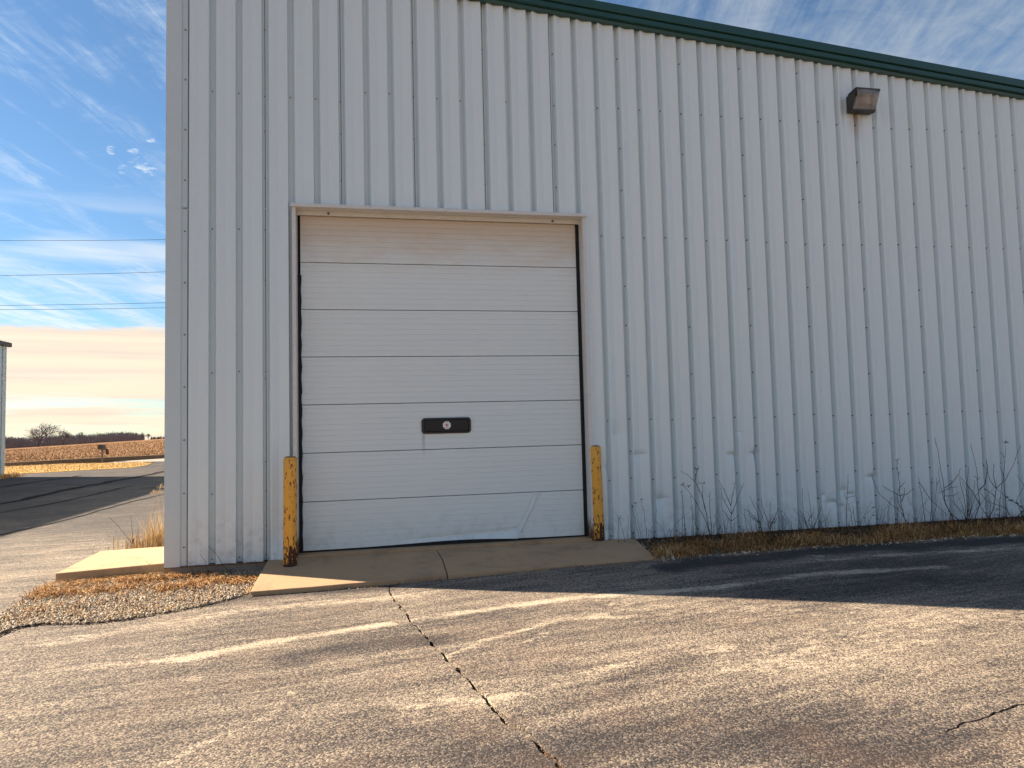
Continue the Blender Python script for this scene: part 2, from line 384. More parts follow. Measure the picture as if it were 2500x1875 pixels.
M_bark = plain('grey_bark', (.12, .105, .105), .95, .25, 2)
M_twig = plain('grey_twigs', (.20, .18, .19), .95, .2, 2)
M_pole = plain('pole_wood', (.10, .075, .055), .9, .25, 8)
M_wire = plain('wire_cable', (.03, .04, .06), .6, .2, 4)
M_mbox = plain('black_mailbox_metal', (.018, .018, .020), .4, .2, 12)
M_post = plain('grey_post_wood', (.20, .165, .13), .9, .25, 12)
M_bag = plain('dark_red_bag', (.10, .022, .018), .6, .3, 12)

# ------------------------------------------------------------------ terrain and paving
def za(x, y=0):                            # asphalt level: lifts a little towards the grass strip
    return -.178+.050*sst(.0, 4.2, x)*(1-sst(2, 8, y))
def far_z(x, y):                           # field level: falls away to the left, about level straight on
    dx, dy = x-CAM[0], y-CAM[1]; R = np.hypot(dx, dy); az = np.degrees(np.arctan2(dx, dy))
    k = np.interp(az, [-60, -25.3, -15.5, 0, 60], [.0140, .0130, .0063, .0050, .0050])
    z260 = CAM[2]-k*260; t = np.clip((R-47)/(260-47), 0, 1)
    z = -.02*(1-t)+z260*t
    return np.where(R > 260, z260-(k+.0012)*(R-260), z)
FE = [on_z(-600, 1167, -.17), on_z(0, 1139, -.17), on_z(200, 1128.3, -.17), on_z(406, 1117.8, -.17)]     # near edge of the field
FE = [np.array([-120, 8., 0])]+FE+[FE[-1]+(FE[-1]-FE[-2])/np.linalg.norm(FE[-1]-FE[-2])*np.array(d) for d in (20, 80, 400)]
FEx, FEy = np.array([p[0] for p in FE]), np.array([p[1] for p in FE])
o_ = np.argsort(FEx); FEx, FEy = FEx[o_], FEy[o_]
def yard_z(x, y): return float(za(x, y))+.008*noise.noise((x*.9, y*.9, 0))
def field_dist(x, y): return y-np.interp(x, FEx, FEy)
def terrain_z(x, y):
    d = field_dist(x, y)
    return np.where(d > .5, far_z(x, y), np.where(d > 0, -.26+(far_z(x, y)+.26)*np.clip(d/.5, 0, 1), -.26))
# radial ground sheet out to the horizon
azs = np.concatenate([np.linspace(-180, -34, 60), np.linspace(-33, -8, 130), np.linspace(-6, 180, 70, endpoint=False)])
rs = np.concatenate([np.linspace(.5, 36, 16), np.linspace(37, 60, 70), np.geomspace(62, 260, 40), np.geomspace(275, 6000, 30)])
A, Rr = np.meshgrid(np.radians(azs), rs, indexing='ij')
X = CAM[0]+Rr*np.sin(A); Y = CAM[1]+Rr*np.cos(A); Z = terrain_z(X, Y)
V = np.stack([X, Y, Z], -1).reshape(-1, 3); na, nr = A.shape
i, j = np.meshgrid(np.arange(na), np.arange(nr-1), indexing='ij'); i2 = (i+1) % na
F = np.stack([i*nr+j, i2*nr+j, i2*nr+j+1, i*nr+j+1], -1).reshape(-1, 4)[:, ::-1]
np_mesh('field', V, F, M_field, kind='structure')

# asphalt yard: one sheet with the cracks cut right through it
def wpoly(pts, z): return [tuple(on_z(x, y, z)[:2]) for x, y in pts]
def crack_outline(pts, w0, w1, jit=.006, n=46):
    P = np.array(pts); seg = np.r_[0, np.cumsum(np.linalg.norm(np.diff(P, axis=0), axis=1))]
    t = np.linspace(0, seg[-1], n); c = np.stack([np.interp(t, seg, P[:, 0]), np.interp(t, seg, P[:, 1])], -1)
    tg = np.gradient(c, axis=0); tg /= np.linalg.norm(tg, axis=1)[:, None]; nr_ = np.stack([-tg[:, 1], tg[:, 0]], -1)
    jn = np.array([noise.noise((x*9, 3.3, y*9)) for x, y in c])[:, None]*.030+rng.normal(0, jit, (n, 1))
    c = c+nr_*jn
    wd = np.interp(t, [0, seg[-1]], [w0, w1])*(0.7+.6*rng.random(n)); wd[0] = wd[-1] = .001
    return list(map(tuple, c+nr_*wd[:, None]))+list(map(tuple, (c-nr_*wd[:, None])[::-1]))
cr_main = crack_outline(wpoly([(946, 1424), (965, 1465), (1003, 1510), (1022, 1530), (1060, 1575), (1090, 1606), (1150, 1668), (1180, 1700), (1240, 1768), (1290, 1800), (1330, 1840), (1372, 1885)], -.17), .010, .018, .003, 110)
cr_right = crack_outline(wpoly([(2310, 1803), (2350, 1786), (2400, 1766), (2440, 1752), (2530, 1722)], -.16), .006, .010, .004, 30)
cracks = [cr_main, cr_right]
GX0, GX1, GY0, GY1 = -4.2, 10.2, -7.2, .2
gx = np.arange(GX0, GX1, .055); gy = np.arange(GY0, GY1, .055)
G = np.stack(np.meshgrid(gx, gy, indexing='ij'), -1).reshape(-1, 2)+rng.uniform(-.012, .012, (len(gx)*len(gy), 2))
cx = np.array([p for c in cracks for p in c])
keep = np.ones(len(G), bool)
for p in cx: keep &= (np.hypot(G[:, 0]-p[0], G[:, 1]-p[1]) > .03)
G = G[keep]
coarse = [(x, y) for x in np.arange(-40, 46, 3.0) for y in np.arange(-40, 42, 3.0) if not (GX0-.5 < x < GX1+.5 and GY0-.5 < y < GY1+.5)]
def drive_ok(x, y): return True
yard_far = wpoly([(-900, 1245), (18, 1158), (114, 1153.5), (228, 1147), (323, 1141.5), (362, 1134), (378, 1128), (420, 1122), (470, 1118)], -.17)
outer = [(-46, -45), (52, -45), (52, 24)]+[(20, 46)]+yard_far[::-1]+[(-46, yard_far[0][1]-2)]
def inside(p, poly):
    r = False; n = len(poly)
    for k in range(n):
        (x1, y1), (x2, y2) = poly[k], poly[(k+1) % n]
        if (y1 > p[1]) != (y2 > p[1]) and p[0] < (x2-x1)*(p[1]-y1)/(y2-y1)+x1: r = not r
    return r
coarse = [p for p in coarse if inside(p, outer)]
pts = [Vector(p) for p in outer]; edges = [(k, (k+1) % len(outer)) for k in range(len(outer))]
hole_centres = []
for c in cracks:
    b = len(pts); pts += [Vector(p) for p in c]; edges += [(b+k, b+(k+1) % len(c)) for k in range(len(c))]
pts += [Vector(p) for p in coarse]+[Vector(p) for p in G]
vv, ee, ff, *_ = delaunay_2d_cdt(pts, edges, [], 0, 1e-5)
vv = np.array([(p.x, p.y) for p in vv]); ff = np.array([f for f in ff if len(f) == 3])
cen = vv[ff].mean(1)
def in_poly_np(P, poly):
    r = np.zeros(len(P), bool); n = len(poly)
    for k in range(n):
        (x1, y1), (x2, y2) = poly[k], poly[(k+1) % n]
        if abs(y2-y1) < 1e-12: continue
        c = ((y1 > P[:, 1]) != (y2 > P[:, 1])) & (P[:, 0] < (x2-x1)*(P[:, 1]-y1)/(y2-y1)+x1); r ^= c
    return r
ok = in_poly_np(cen, outer)
for c in cracks: ok &= ~in_poly_np(cen, c)
ff = ff[ok]
ar = np.cross(vv[ff[:, 1]]-vv[ff[:, 0]], vv[ff[:, 2]]-vv[ff[:, 0]]); ff[ar < 0] = ff[ar < 0][:, ::-1]
zz = za(vv[:, 0], vv[:, 1])
nearm = (vv[:, 0] > GX0) & (vv[:, 0] < GX1) & (vv[:, 1] > GY0) & (vv[:, 1] < 0)
zz = zz+np.where(nearm, [.008*noise.noise((x*.9, y*.9, 0)) for x, y in vv], 0)
Vt = np.c_[vv, zz]; nb = len(Vt)
walls = []
for c in cracks:                                      # crack sides
    b = len(Vt); cz = np.array([za(x, y)+.008*noise.noise((x*.9, y*.9, 0)) for x, y in c])
    Vt = np.r_[Vt, np.c_[np.array(c), cz], np.c_[np.array(c), cz-.055]]; n = len(c)
    for k in range(n): walls.append((b+k, b+(k+1) % n, b+n+(k+1) % n, b+n+k))
wq = np.array(walls); tri = np.r_[wq[:, [0, 1, 2]], wq[:, [0, 2, 3]]]
yard = np_mesh('asphalt_yard', Vt, np.r_[ff, tri], M_asph, kind='structure')
# wear tracks and pale dust stripes, a broad fresh-sealed band beside the grass
def pdist(P, line):
    d = np.full(len(P), 1e9); L = np.array(line)
    for a, b in zip(L[:-1], L[1:]):
        ab = b-a; t = np.clip(((P-a)@ab)/(ab@ab), 0, 1); d = np.minimum(d, np.linalg.norm(P-(a+t[:, None]*ab), axis=1))
    return d
co = np.array([v.co[:] for v in yard.data.vertices])[:, :2]
nz = np.array([noise.noise((x*1.7, y*1.7, 5)) for x, y in co]); nz2 = np.array([noise.noise((x*5, y*5, 9)) for x, y in co])
wear = np.zeros(len(co))
for line, wd, amp in (
    ([(440, 1608), (620, 1570), (900, 1527), (1100, 1500), (1400, 1464), (1660, 1450), (1750, 1442), (1950, 1415), (2300, 1393)], .085, .95),
    ([(100, 1570), (300, 1535), (600, 1485), (900, 1462), (1100, 1440)], .17, .6),
    ([(1085, 1603), (1180, 1565), (1350, 1522), (1480, 1506)], .045, .9),
    ([(1085, 1620), (1200, 1592), (1330, 1552)], .05, .7),
    ([(1000, 1720), (1270, 1698), (1480, 1640), (1650, 1605), (1780, 1592)], .10, .75),
    ([(380, 1868), (520, 1800), (640, 1752), (700, 1705), (712, 1685)], .035, .8),
    ([(560, 1745), (650, 1720), (700, 1700)], .05, .4),
    ([(1240, 1790), (1420, 1740), (1560, 1715), (1700, 1690)], .10, .45),
    ([(1350, 1520), (1700, 1505), (2100, 1495)], .06, .5),
    ([(1850, 1640), (2100, 1560), (2500, 1520)], .55, .45),
    ([(1500, 1480), (1900, 1500), (2500, 1510)], .35, .40),
    ([(0, 1640), (250, 1620), (450, 1600)], .16, .55),
    ([(0, 1740), (200, 1690), (450, 1660)], .14, .45),
    ([(2010, 1375), (2300, 1355), (2500, 1345)], .10, .7), ([(1850, 1420), (2100, 1400), (2320, 1392)], .05, .8),
    ([(2200, 1425), (2260, 1440)], .05, .5), ([(1790, 1378), (1820, 1380)], .03, 1.1), ([(1975, 1363), (2005, 1366)], .03, 1.2), ([(1870, 1374), (1890, 1377)], .03, .9),
    ):
    L = wpoly(line, -.165); d = pdist(co, L)+nz2*wd*.25
    wear = np.maximum(wear, amp*np.exp(-(np.maximum(d, 0)/wd)**2)*(0.75+.5*nz))
L = wpoly([(1250, 1860), (1600, 1760), (1850, 1800), (2200, 1870)], -.165); wear -= .55*np.exp(-(pdist(co, L)/.55)**2)
L = wpoly([(700, 1600), (900, 1570), (1050, 1560)], -.165); wear -= .55*np.exp(-(pdist(co, L)/.16)**2)
L = wpoly([(120, 1510), (400, 1480), (700, 1445), (940, 1432)], -.165); wear -= .75*np.exp(-(pdist(co, L)/.13)**2)
L = wpoly([(1350, 1690), (1600, 1640), (1680, 1620)], -.165); wear -= .3*np.exp(-(pdist(co, L)/.15)**2)
fresh = np.zeros(len(co))
fresh += .75*sst(1.0, 7.0, co[:, 1])*(co[:, 0] < 2)
L = wpoly([(1640, 1385), (1800, 1365), (2000, 1347), (2500, 1318), (2900, 1300)], -.135); fresh += .95*np.exp(-((pdist(co, L)+nz*.12)/.22)**4)
L = wpoly([(1900, 1440), (2200, 1425), (2550, 1425)], -.135); fresh += .45*np.exp(-((pdist(co, L)+nz*.12)/.5)**2)
L = wpoly([(1850, 1400), (2200, 1375), (2550, 1370)], -.135); fresh += .35*np.exp(-((pdist(co, L)+nz*.12)/.3)**2)
for nm, arr in (('wear', wear), ('fresh', fresh)):
    a = yard.data.attributes.new(nm, 'FLOAT', 'POINT'); a.data.foreach_set('value', arr.astype(np.float32))
MB().prism([(-5, -8), (11, -8), (11, .1), (-5, .1)], -.245, -.232).build('subgrade', M_dirt, kind='structure')

# tar-filled seams across the drive, as thin strips lying on the asphalt
def tar_strip(pix, wd):
    P = [np.array(p) for p in wpoly(pix, -.17)]; b = MB(); n = 24
    seg = np.r_[0, np.cumsum([np.linalg.norm(q-p) for p, q in zip(P[:-1], P[1:])])]; t = np.linspace(0, seg[-1], n)
    c = np.stack([np.interp(t, seg, [p[0] for p in P]), np.interp(t, seg, [p[1] for p in P])], -1)
    tg = np.gradient(c, axis=0); tg /= np.linalg.norm(tg, axis=1)[:, None]; nn = np.stack([-tg[:, 1], tg[:, 0]], -1)
    c = c+nn*rng.normal(0, wd*.35, (n, 1)); ww = wd*(.6+.8*rng.random((n, 1)))
    Lf, Rt = c+nn*ww, c-nn*ww
    b.add([(*p, za(*p)+.007) for p in Lf]+[(*p, za(*p)+.007) for p in Rt], [(k, n+k, n+k+1, k+1) for k in range(n-1)])
    return b.build('tar_seam', M_tar, yard)
tar_strip([(-60, 1243), (120, 1205), (250, 1179), (345, 1163), (430, 1144)], .14)
tar_strip([(-60, 1200), (60, 1180), (200, 1161)], .10)
tar_strip([(-60, 1320), (150, 1272), (330, 1222), (430, 1200)], .035)
tar_strip([(-60, 1262), (150, 1225), (320, 1186)], .05)
tar_strip([(345, 1192), (430, 1186)], .07)
# asphalt edge lip at the gravel
tar_strip([(-60, 1575), (0, 1551), (28, 1537), (60, 1528), (90, 1523)], .012)

# far side: dormant lawn wedge and road in front of the field
lawn = wpoly([(-500, 1180), (18, 1157), (114, 1153), (228, 1146.5), (323, 1141), (352, 1137), (372, 1130.5), (350, 1128), (250, 1130.8), (150, 1132.5), (0, 1140), (-500, 1164)], -.165)
MB().prism(lawn, -.3, -.160).build('lawn', M_lawn, kind='structure')
road = wpoly([(250, 1130.6), (350, 1127.6), (405, 1126), (700, 1110), (700, 1104), (406, 1118.8), (300, 1125.5)], -.165)
bank = [(x, y) for x, y in zip(FEx, FEy) if -60 < x < 40]
bk = MB(); nbk = len(bank)
for dy, z in ((-.10, -.26), (0, .03), (.25, .06), (1.2, -.05)): bk.v += [(x, y+dy, z+.02*math.sin(x*3.1)) for x, y in bank]
for a in range(3): bk.f += [(a*nbk+k, a*nbk+k+1, (a+1)*nbk+k+1, (a+1)*nbk+k) for k in range(nbk-1)]
bk.build('field_bank', M_dirt, kind='structure')
MB().prism(road, -.3, -.166).build('road', M_road, kind='structure')

# ------------------------------------------------------------------ the metal building
X0, X1, YB = -1.722, 34.0, 24.0            # left corner, unseen right end (lengthened to shade the ground), depth
Z_BASE = -.062
OP0, OP1, HEAD = -.302, 3.400, 4.205       # door opening
def rake(x): return 6.315+.0870*(10.5-x)    # underside of the green trim
bld = empty('metal_building', ((X0+X1)/2, YB/2, -.2))
tag(bld, 'white ribbed steel building with green roof trim and overhead door', 'building')
PROF = [(-.0440, 0.0), (-.0420, .088), (.0050, .088), (.0420, .0015), (.0480, -.001), (.0600, .0005), (.1330, .0290), (.1400, .0290), (.2500, 0.0)]  # one pitch, seen in plan
DENTS = []                                 # (x, z, half width, depth, rise)
for px, py, hw, dp in ((1507, 1051, .10, .022), (1560, 1109, .10, .020), (1614, 1218, .10, .022), (1789, 1109, .07, .020), (1843, 1106, .08, .020), (1806, 1054, .06, .012),
                       (2033, 1226, .07, .020), (2060, 1197, .07, .020), (2080, 1206, .06, .016), (2010, 1209, .05, .014), (2055, 1236, .05, .014), (2132, 1163, .09, .020), (1480, 1140, .05, .010),
                       (1490, 1296, .06, .012), (2300, 1205, .05, .008), (1500, 895, .04, .008), (1530, 898, .03, .006)):
    p = on_y(px, py, 0); DENTS.append((p[0], p[2], hw, dp, .022+.022*random.random()))
def dent(x, z):
    y = 0.0
    for dx, dz, hw, dp, rs_ in DENTS:
        if abs(x-dx) > hw*2.2 or abs(z-dz) > .35: continue
        lat = math.exp(-((x-dx)/hw)**2*1.6); v = z-dz
        y += 2.6*dp*lat*(math.exp(-abs(v)/rs_) if v > 0 else math.exp(-abs(v)/(rs_*2.4)))
    if z < .36 and -.66 < x < -.30:        # sheet buckled in behind the bollard by the corner
        y -= .11*max(0, 1-(z+.06)/.30)**1.3*max(0, (x+.64)/.34)
    return y
def cols_for(i0, i1):
    c = []
    for i in range(i0, i1+1):
        for u, d in PROF: c.append((i*FT+u, d))
    a, b = i0*FT-.014, i1*FT-.021
    out = [(a, .0865)]+[(x, d) for x, d in c if a+.002 < x < b-.002]+[(b, .0865)]
    return out
def panel(i0, i1, place, zb, zt, rows, parent, m, hole=None, clip=None, dn=None, name='wall_panel'):
    cs = cols_for(i0, i1)
    if clip: cs = [c for c in cs if clip[0] <= c[0] <= clip[1]]
    if hole:                                # insert columns at the opening edges
        for h in hole[:2]:
            if cs[0][0] < h < cs[-1][0]:
                k = next(k for k in range(len(cs)) if cs[k][0] > h); (xa, da), (xb, db) = cs[k-1], cs[k]
                cs.insert(k, (h, da+(db-da)*(h-xa)/(xb-xa)))
    if dn:                                  # finer columns over the broad faces so dents read
        fine = []
        for (xa, da), (xb, db) in zip(cs[:-1], cs[1:]):
            k = max(1, int((xb-xa)/.022)); fine += [(xa+(xb-xa)*t/k, da+(db-da)*t/k) for t in range(k)]
        cs = fine+[cs[-1]]
    b = MB(); idx = {}
    top = [zt(x) for x, _ in cs]
    for r, z in enumerate(rows):
        for c, (x, d) in enumerate(cs):
            zz_ = min(z, top[c]) if r < len(rows)-1 else top[c]
            dd = d+(dn(x, zz_) if dn else 0)
            idx[r, c] = len(b.v); b.v.append(place(x, dd, zz_))
    for r in range(len(rows)-1):
        for c in range(len(cs)-1):
            if hole and hole[0]-1e-6 <= cs[c][0] and cs[c+1][0] <= hole[1]+1e-6 and rows[r+1] <= hole[2]+1e-6: continue
            b.f.append((idx[r, c], idx[r, c+1], idx[r+1, c+1], idx[r+1, c]))
    used = sorted({i for f in b.f for i in f}); re = {o: k for k, o in enumerate(used)}
    b.v = [b.v[o] for o in used]; b.f = [tuple(re[i] for i in f) for f in b.f]
    return b.build(name, m, parent)
front = lambda x, d, z: (x, d, z)
coarse_rows = [Z_BASE, .4, .8, 1.5, 2.8, HEAD, 5.2, 5.9, 99]
fine_rows = list(np.arange(Z_BASE, 1.32, .016))+[1.5, 2.0, 2.2, 2.35, 2.5, 2.8, HEAD, 5.2, 5.9, 99]
left_rows = list(np.arange(Z_BASE, .36, .022))+coarse_rows[1:]
ztop = lambda x: rake(x)+.10
k = -8
while k*FT < X1-.2:
    k2 = k+3
    if k2*FT > X0+.1:
        near_dents = 3.3 < k2*FT and k*FT < 8.6
        leftp = k == -2 or k == -5
        panel(k, k2, front, Z_BASE, ztop, fine_rows if near_dents else (left_rows if leftp else coarse_rows), bld, M_wall,
              hole=(OP0, OP1, HEAD), clip=(X0+.004, X1), dn=dent if (near_dents or leftp) else None)
    k = k2
# side wall facing the drive (sunlit), back and right walls, roof
side = lambda u, d, z: (X0+d, YB-u, z)
for q in range(0, 78, 3):
    panel(q, min(q+3, 78), side, Z_BASE, lambda u: rake(X0)+.1, [Z_BASE, 2.5, 99], bld, M_wall, clip=(0.03, YB-.06))
MB().add([(X0, YB, -.2), (X1, YB, -.2), (X1, YB, rake(X1)), (X0, YB, rake(X0))], [(0, 1, 2, 3)]).build('back_wall', M_wall, bld)
MB().add([(X1, .03, -.2), (X1, YB, -.2), (X1, YB, rake(X1)), (X1, .03, rake(X1))], [(0, 1, 2, 3)]).build('end_wall', M_wall, bld)
MB().add([(X0-.25, -.06, rake(X0-.25)+.235), (X1+.25, -.06, rake(X1+.25)+.235), (X1+.25, YB+.1, rake(X1+.25)+.235), (X0-.25, YB+.1, rake(X0-.25)+.235),
          (X0-.25, -.06, rake(X0-.25)+.200), (X1+.25, -.06, rake(X1+.25)+.200), (X1+.25, YB+.1, rake(X1+.25)+.200), (X0-.25, YB+.1, rake(X0-.25)+.200)],
         [(0, 1, 2, 3), (7, 6, 5, 4), (0, 4, 5, 1), (1, 5, 6, 2), (2, 6, 7, 3), (3, 7, 4, 0)]).build('roof', M_roofdark, bld)
# rake trim: stepped green profile running down the gable
prof = [(.030, .002), (-.030, .000), (-.040, .045), (-.030, .052), (-.068, .060), (-.080, .066), (-.084, .130), (-.066, .138), (-.066, .146), (-.098, .152), (-.104, .160), (-.110, .275), (-.100, .284), (.02, .290)]
b = MB(); xs = [X0-.25, 0, 4, 8, 12, X1+.25]; n = len(prof)
for x in xs: b.v += [(x, y, rake(x)+z*.88) for y, z in prof]
for a in range(len(xs)-1): b.f += [(a*n+k, a*n+k+1, (a+1)*n+k+1, (a+1)*n+k) for k in range(n-1)]
b.f += [tuple(range(n)), tuple(range((len(xs)-1)*n, len(xs)*n))[::-1]]
b.build('rake_trim', M_green, bld, label='dark green stepped metal trim along the sloping roof edge')
MB().box((X0-.27, -.1, rake(X0)-.02), (X0-.02, YB, rake(X0)+.27)).build('eave_trim', M_green, bld)
# corner trim: two lengths of folded sheet
def corner_piece(z0, z1, out):
    b = MB(); pr = [(X0-.014-out, .16), (X0-.014-out, -.014-out), (X0+.155, -.014-out), (X0+.158, -.004-out), (X0+.166, .012), (X0+.215, .026), (X0+.219, .028)]
    n = len(pr)
    b.v += [(x, y, z0) for x, y in pr]+[(x, y, z1) for x, y in pr]; b.f += [(k, k+1, n+k+1, n+k) for k in range(n-1)]
    return b.build('corner_trim', M_corner, bld)
corner_piece(Z_BASE-.005, 4.165, .0); corner_piece(4.135, rake(X0)+.1, .003)
# base trim line and foundation
MB().box((X0-.01, -.012, Z_BASE-.014), (OP0-.02, .02, Z_BASE-.0005)).build('base_trim', M_trim, bld)
MB().box((OP1+.06, -.012, Z_BASE-.014), (X1, .02, Z_BASE-.0005)).build('base_trim', M_trim, bld)
MB().box((X0+.05, .022, -.6), (OP0-.002, .3, Z_BASE-.015)).build('foundation', M_found, bld)
MB().box((OP1+.002, .022, -.6), (X1, .3, Z_BASE-.015)).build('foundation', M_found, bld)
MB().box((X0+.05, .31, -.6), (X0+.3, YB-.1, Z_BASE-.015)).build('foundation', M_found, bld)
b = MB(); b.box((X0+.1, .118, -.1), (OP0-.01, .122, HEAD)); b.build('light_leak_blocker', M_dark, bld); b = MB(); b.box((OP1+.01, .118, -.1), (X1-.05, .122, HEAD)); b.build('light_leak_blocker', M_dark, bld); b = MB()  # unseen dark sheets added to stop light leaking through the panel laps
b.add([(X0+.1, .118, HEAD+.014), (X1-.05, .118, min(HEAD+.014, rake(X1))), (X1-.05, .118, rake(X1)), (X0+.1, .118, rake(X0))], [(0, 1, 2, 3)])
b.build('light_leak_blocker', M_dark, bld)
# screws: rows at the girts, more down each lap
b = MB()
for gi in range(-4, 36):
    x = gi*FT+(-.020 if gi < 9 else .020); lap = (gi+5) % 3 == 0
    zs = [5.74, 3.96, 1.50, .72, .0]
    if gi < 2: zs = [5.62, 3.93, 2.2, .75, .0]
    if lap: zs = zs+[6.45, 5.18, 4.6, 3.3, 2.75, 2.1, 1.1, .35]
    for z in zs:
        z += random.uniform(-.02, .02)
        if z > rake(x)-.12 or (OP0-.05 < x < OP1+.02 and z < HEAD+.04): continue
        if random.random() < .06: continue
        r = .0085; y1 = .088-(.007 if gi < 9 else .045)
        ring = [(x+r*math.cos(t), z+r*math.sin(t)) for t in np.arange(6)*math.pi/3]
        b.add([(px, .0879, pz) for px, pz in ring]+[(px, y1, pz) for px, pz in ring], [tuple(range(6, 12))[::-1]]+[(k, (k+1) % 6, 6+(k+1) % 6, 6+k) for k in range(6)])
for z in np.arange(.15, 7.2, .62):
    x = X0+.192; r = .0095
    ring = [(x+r*math.cos(t), z+r*math.sin(t)) for t in np.arange(6)*math.pi/3]
    b.add([(px, .021, pz) for px, pz in ring]+[(px, .010, pz) for px, pz in ring], [tuple(range(6, 12))[::-1]]+[(k, (k+1) % 6, 6+(k+1) % 6, 6+k) for k in range(6)])
b.build('screws', M_screw, bld, kind='stuff')
# opening: jamb trims, head trim, soffit
DY = .175                                   # door face behind the wall face
def jamb(x_in, sgn):
    xo = x_in+sgn*.045 if sgn > 0 else x_in+sgn*.004
    xin = x_in-.030 if sgn < 0 else x_in
    b = MB()
    if sgn > 0:
        b.box((x_in-.006, -.014, -.05), (x_in+.038, -.006, HEAD-.002)); b.box((x_in-.006, -.0055, -.05), (x_in+.002, DY+.05, HEAD-.002))
    else:
        b.box((x_in-.004, -.014, -.05), (x_in+.040, -.006, HEAD-.002)); b.box((x_in+.030, -.0055, -.05), (x_in+.040, DY+.05, HEAD-.002))
    return b.build('jamb_trim', M_trim, bld)
jamb(OP0, -1); jamb(OP1, 1)
b = MB(); b.box((OP0-.015, -.045, HEAD), (OP1+.050, .028, HEAD+.006)); b.box((OP0-.015, -.049, HEAD-.004), (OP1+.050, -.0452, HEAD+.036)); b.box((OP0-.015, -.045, HEAD+.0365), (OP1+.050, .026, HEAD+.040))
b.build('head_trim', M_trim, bld)
b = MB(); b.box((OP0+.041, .029, HEAD-.004), (OP1-.0065, DY+.06, HEAD+.012)); b.box((OP0+.041, DY-.055, HEAD-.055), (OP1-.0065, DY-.02, HEAD-.0045)); b.build('door_soffit', M_trim, bld)
for x in (.12, 3.02):
    MB().tube([(x, DY-.056, HEAD-.03), (x, DY-.064, HEAD-.03)], .016, 10).build('bolt_head', M_stick_red if False else M_screw, bld)
# the overhead door: seven sections hung in front of a dark backing
SH = .5946; DL, DR = OP0+.075, OP1-.052
door = MB().box((OP0+.041, DY+.045, -.01), (OP1-.0065, DY+.055, HEAD+.1)).build('overhead_door', M_dark, bld, label='white seven-section overhead door with dented bottom section')
def bottom_warp(x, z):                      # where a vehicle has pushed the bottom section in and up
    u = (x-1.75)/.62; g = math.exp(-u*u*(.55 if u < 0 else 1.1)); lift = .030*g*max(0, 1-z/.22)**1.2
    xc = 2.46+.26*max(0, z-.11)/.49         # crease running up and right
    zcr = .055+.055*max(0, min(1, (x-1.35)/1.05))**2
    y = 0.0
    if .95 < x < xc and z < .45:
        f = min(1, (x-.95)/.7)
        y -= .030*f*max(0, (zcr-z)/.10) if z < zcr else 0       # lip kicked outward below the fold
        y += .018*f*math.exp(-((z-zcr)/.035)**2)
    d = (x-xc); 
    if z > .09: y += .026*math.exp(-(d/.018)**2)-.020*math.exp(-((d-.03)/.02)**2)
    return y, lift
for s_ in range(7):
    z0, z1 = s_*SH, (s_+1)*SH-.006
    zl = [(z0, .010), (z0+.004, 0.0)]; ng = 8
    for g in range(1, ng+1):
        zc_ = z0+(SH-.006)*g/(ng+.6); zl += [(zc_-.006, 0.0), (zc_, .0045), (zc_+.005, 0.0)]
    zl += [(z1-.004, 0.0), (z1, .010)]
    low = s_ == 0
    if low:
        zz2 = []
        for (a, da), (c, dc) in zip(zl[:-1], zl[1:]):
            k = max(1, int((c-a)/.012)); zz2 += [(a+(c-a)*t/k, da+(dc-da)*t/k) for t in range(k)]
        zl = zz2+[zl[-1]]
    xs = np.linspace(DL, DR, 300 if low else 3)
    b = MB(); n = len(xs)
    for z, d in zl:
        for x in xs:
            y, l = bottom_warp(x, z) if low else (0, 0)
            b.v.append((x, DY+d+y, z+l))
    for r in range(len(zl)-1):
        b.f += [(r*n+c, r*n+c+1, (r+1)*n+c+1, (r+1)*n+c) for c in range(n-1)]
    b.box((DL, DY+.012, z0+.05 if low else z0), (DR, DY+.040, z1))
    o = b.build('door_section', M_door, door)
    if low: o['label'] = 'bottom door section, creased and bent up along its lower edge'
# rubber side seals and bottom seal
b = MB(); seal_pts = []
for z in np.arange(0, 3.42, .05): seal_pts.append(z)
xs_ = [OP0+.070+.004*math.sin(z*23)+.003*random.random() for z in seal_pts]
b.v += [(OP0+.0415, DY-.010, z) for z in seal_pts]+[(x+.012, DY-.010, z) for x, z in zip(xs_, seal_pts)]
n = len(seal_pts); b.f += [(k, n+k, n+k+1, k+1) for k in range(n-1)]
b.build('side_seal', M_black, door)
MB().box((DR-.004, DY-.006, -.005), (OP1-.007, DY+.03, HEAD-.06)).build('side_seal', M_black, door)
b = MB(); n = 40
xs = np.linspace(DL, DR, n); b.v += [(x, DY+.006, -.016) for x in xs]+[(x, DY+.008, .004+bottom_warp(x, .0)[1]) for x in xs]
b.f += [(k, k+1, n+k+1, n+k) for k in range(n-1)]; b.build('bottom_seal', M_black, door)
# window with rounded black frame, dark pane, sticker
def rrect(cx_, cz_, w_, h_, r, k=6):
    out = []
    for sx, sz, a0 in ((1, 1, 0), (-1, 1, 90), (-1, -1, 180), (1, -1, 270)):
        for q in range(k+1):
            t = math.radians(a0+90*q/k); out.append((cx_+sx*(w_/2-r)+r*math.cos(t), cz_+sz*(h_/2-r)+r*math.sin(t)))
    return out
wcx, wcz, ww_, wh_ = 1.555, 1.485, .635, .205
rings = [(rrect(wcx, wcz, ww_, wh_, .045), DY+.001), (rrect(wcx, wcz, ww_-.008, wh_-.008, .042), DY-.020), (rrect(wcx, wcz, ww_-.06, wh_-.05, .026), DY-.022), (rrect(wcx, wcz, ww_-.078, wh_-.066, .020), DY-.006)]
b = MB(); n = len(rings[0][0])
for pts_, y in rings: b.v += [(x, y, z) for x, z in pts_]
for a in range(3): b.f += [(a*n+k, (a+1)*n+k, (a+1)*n+(k+1) % n, a*n+(k+1) % n) for k in range(n)]
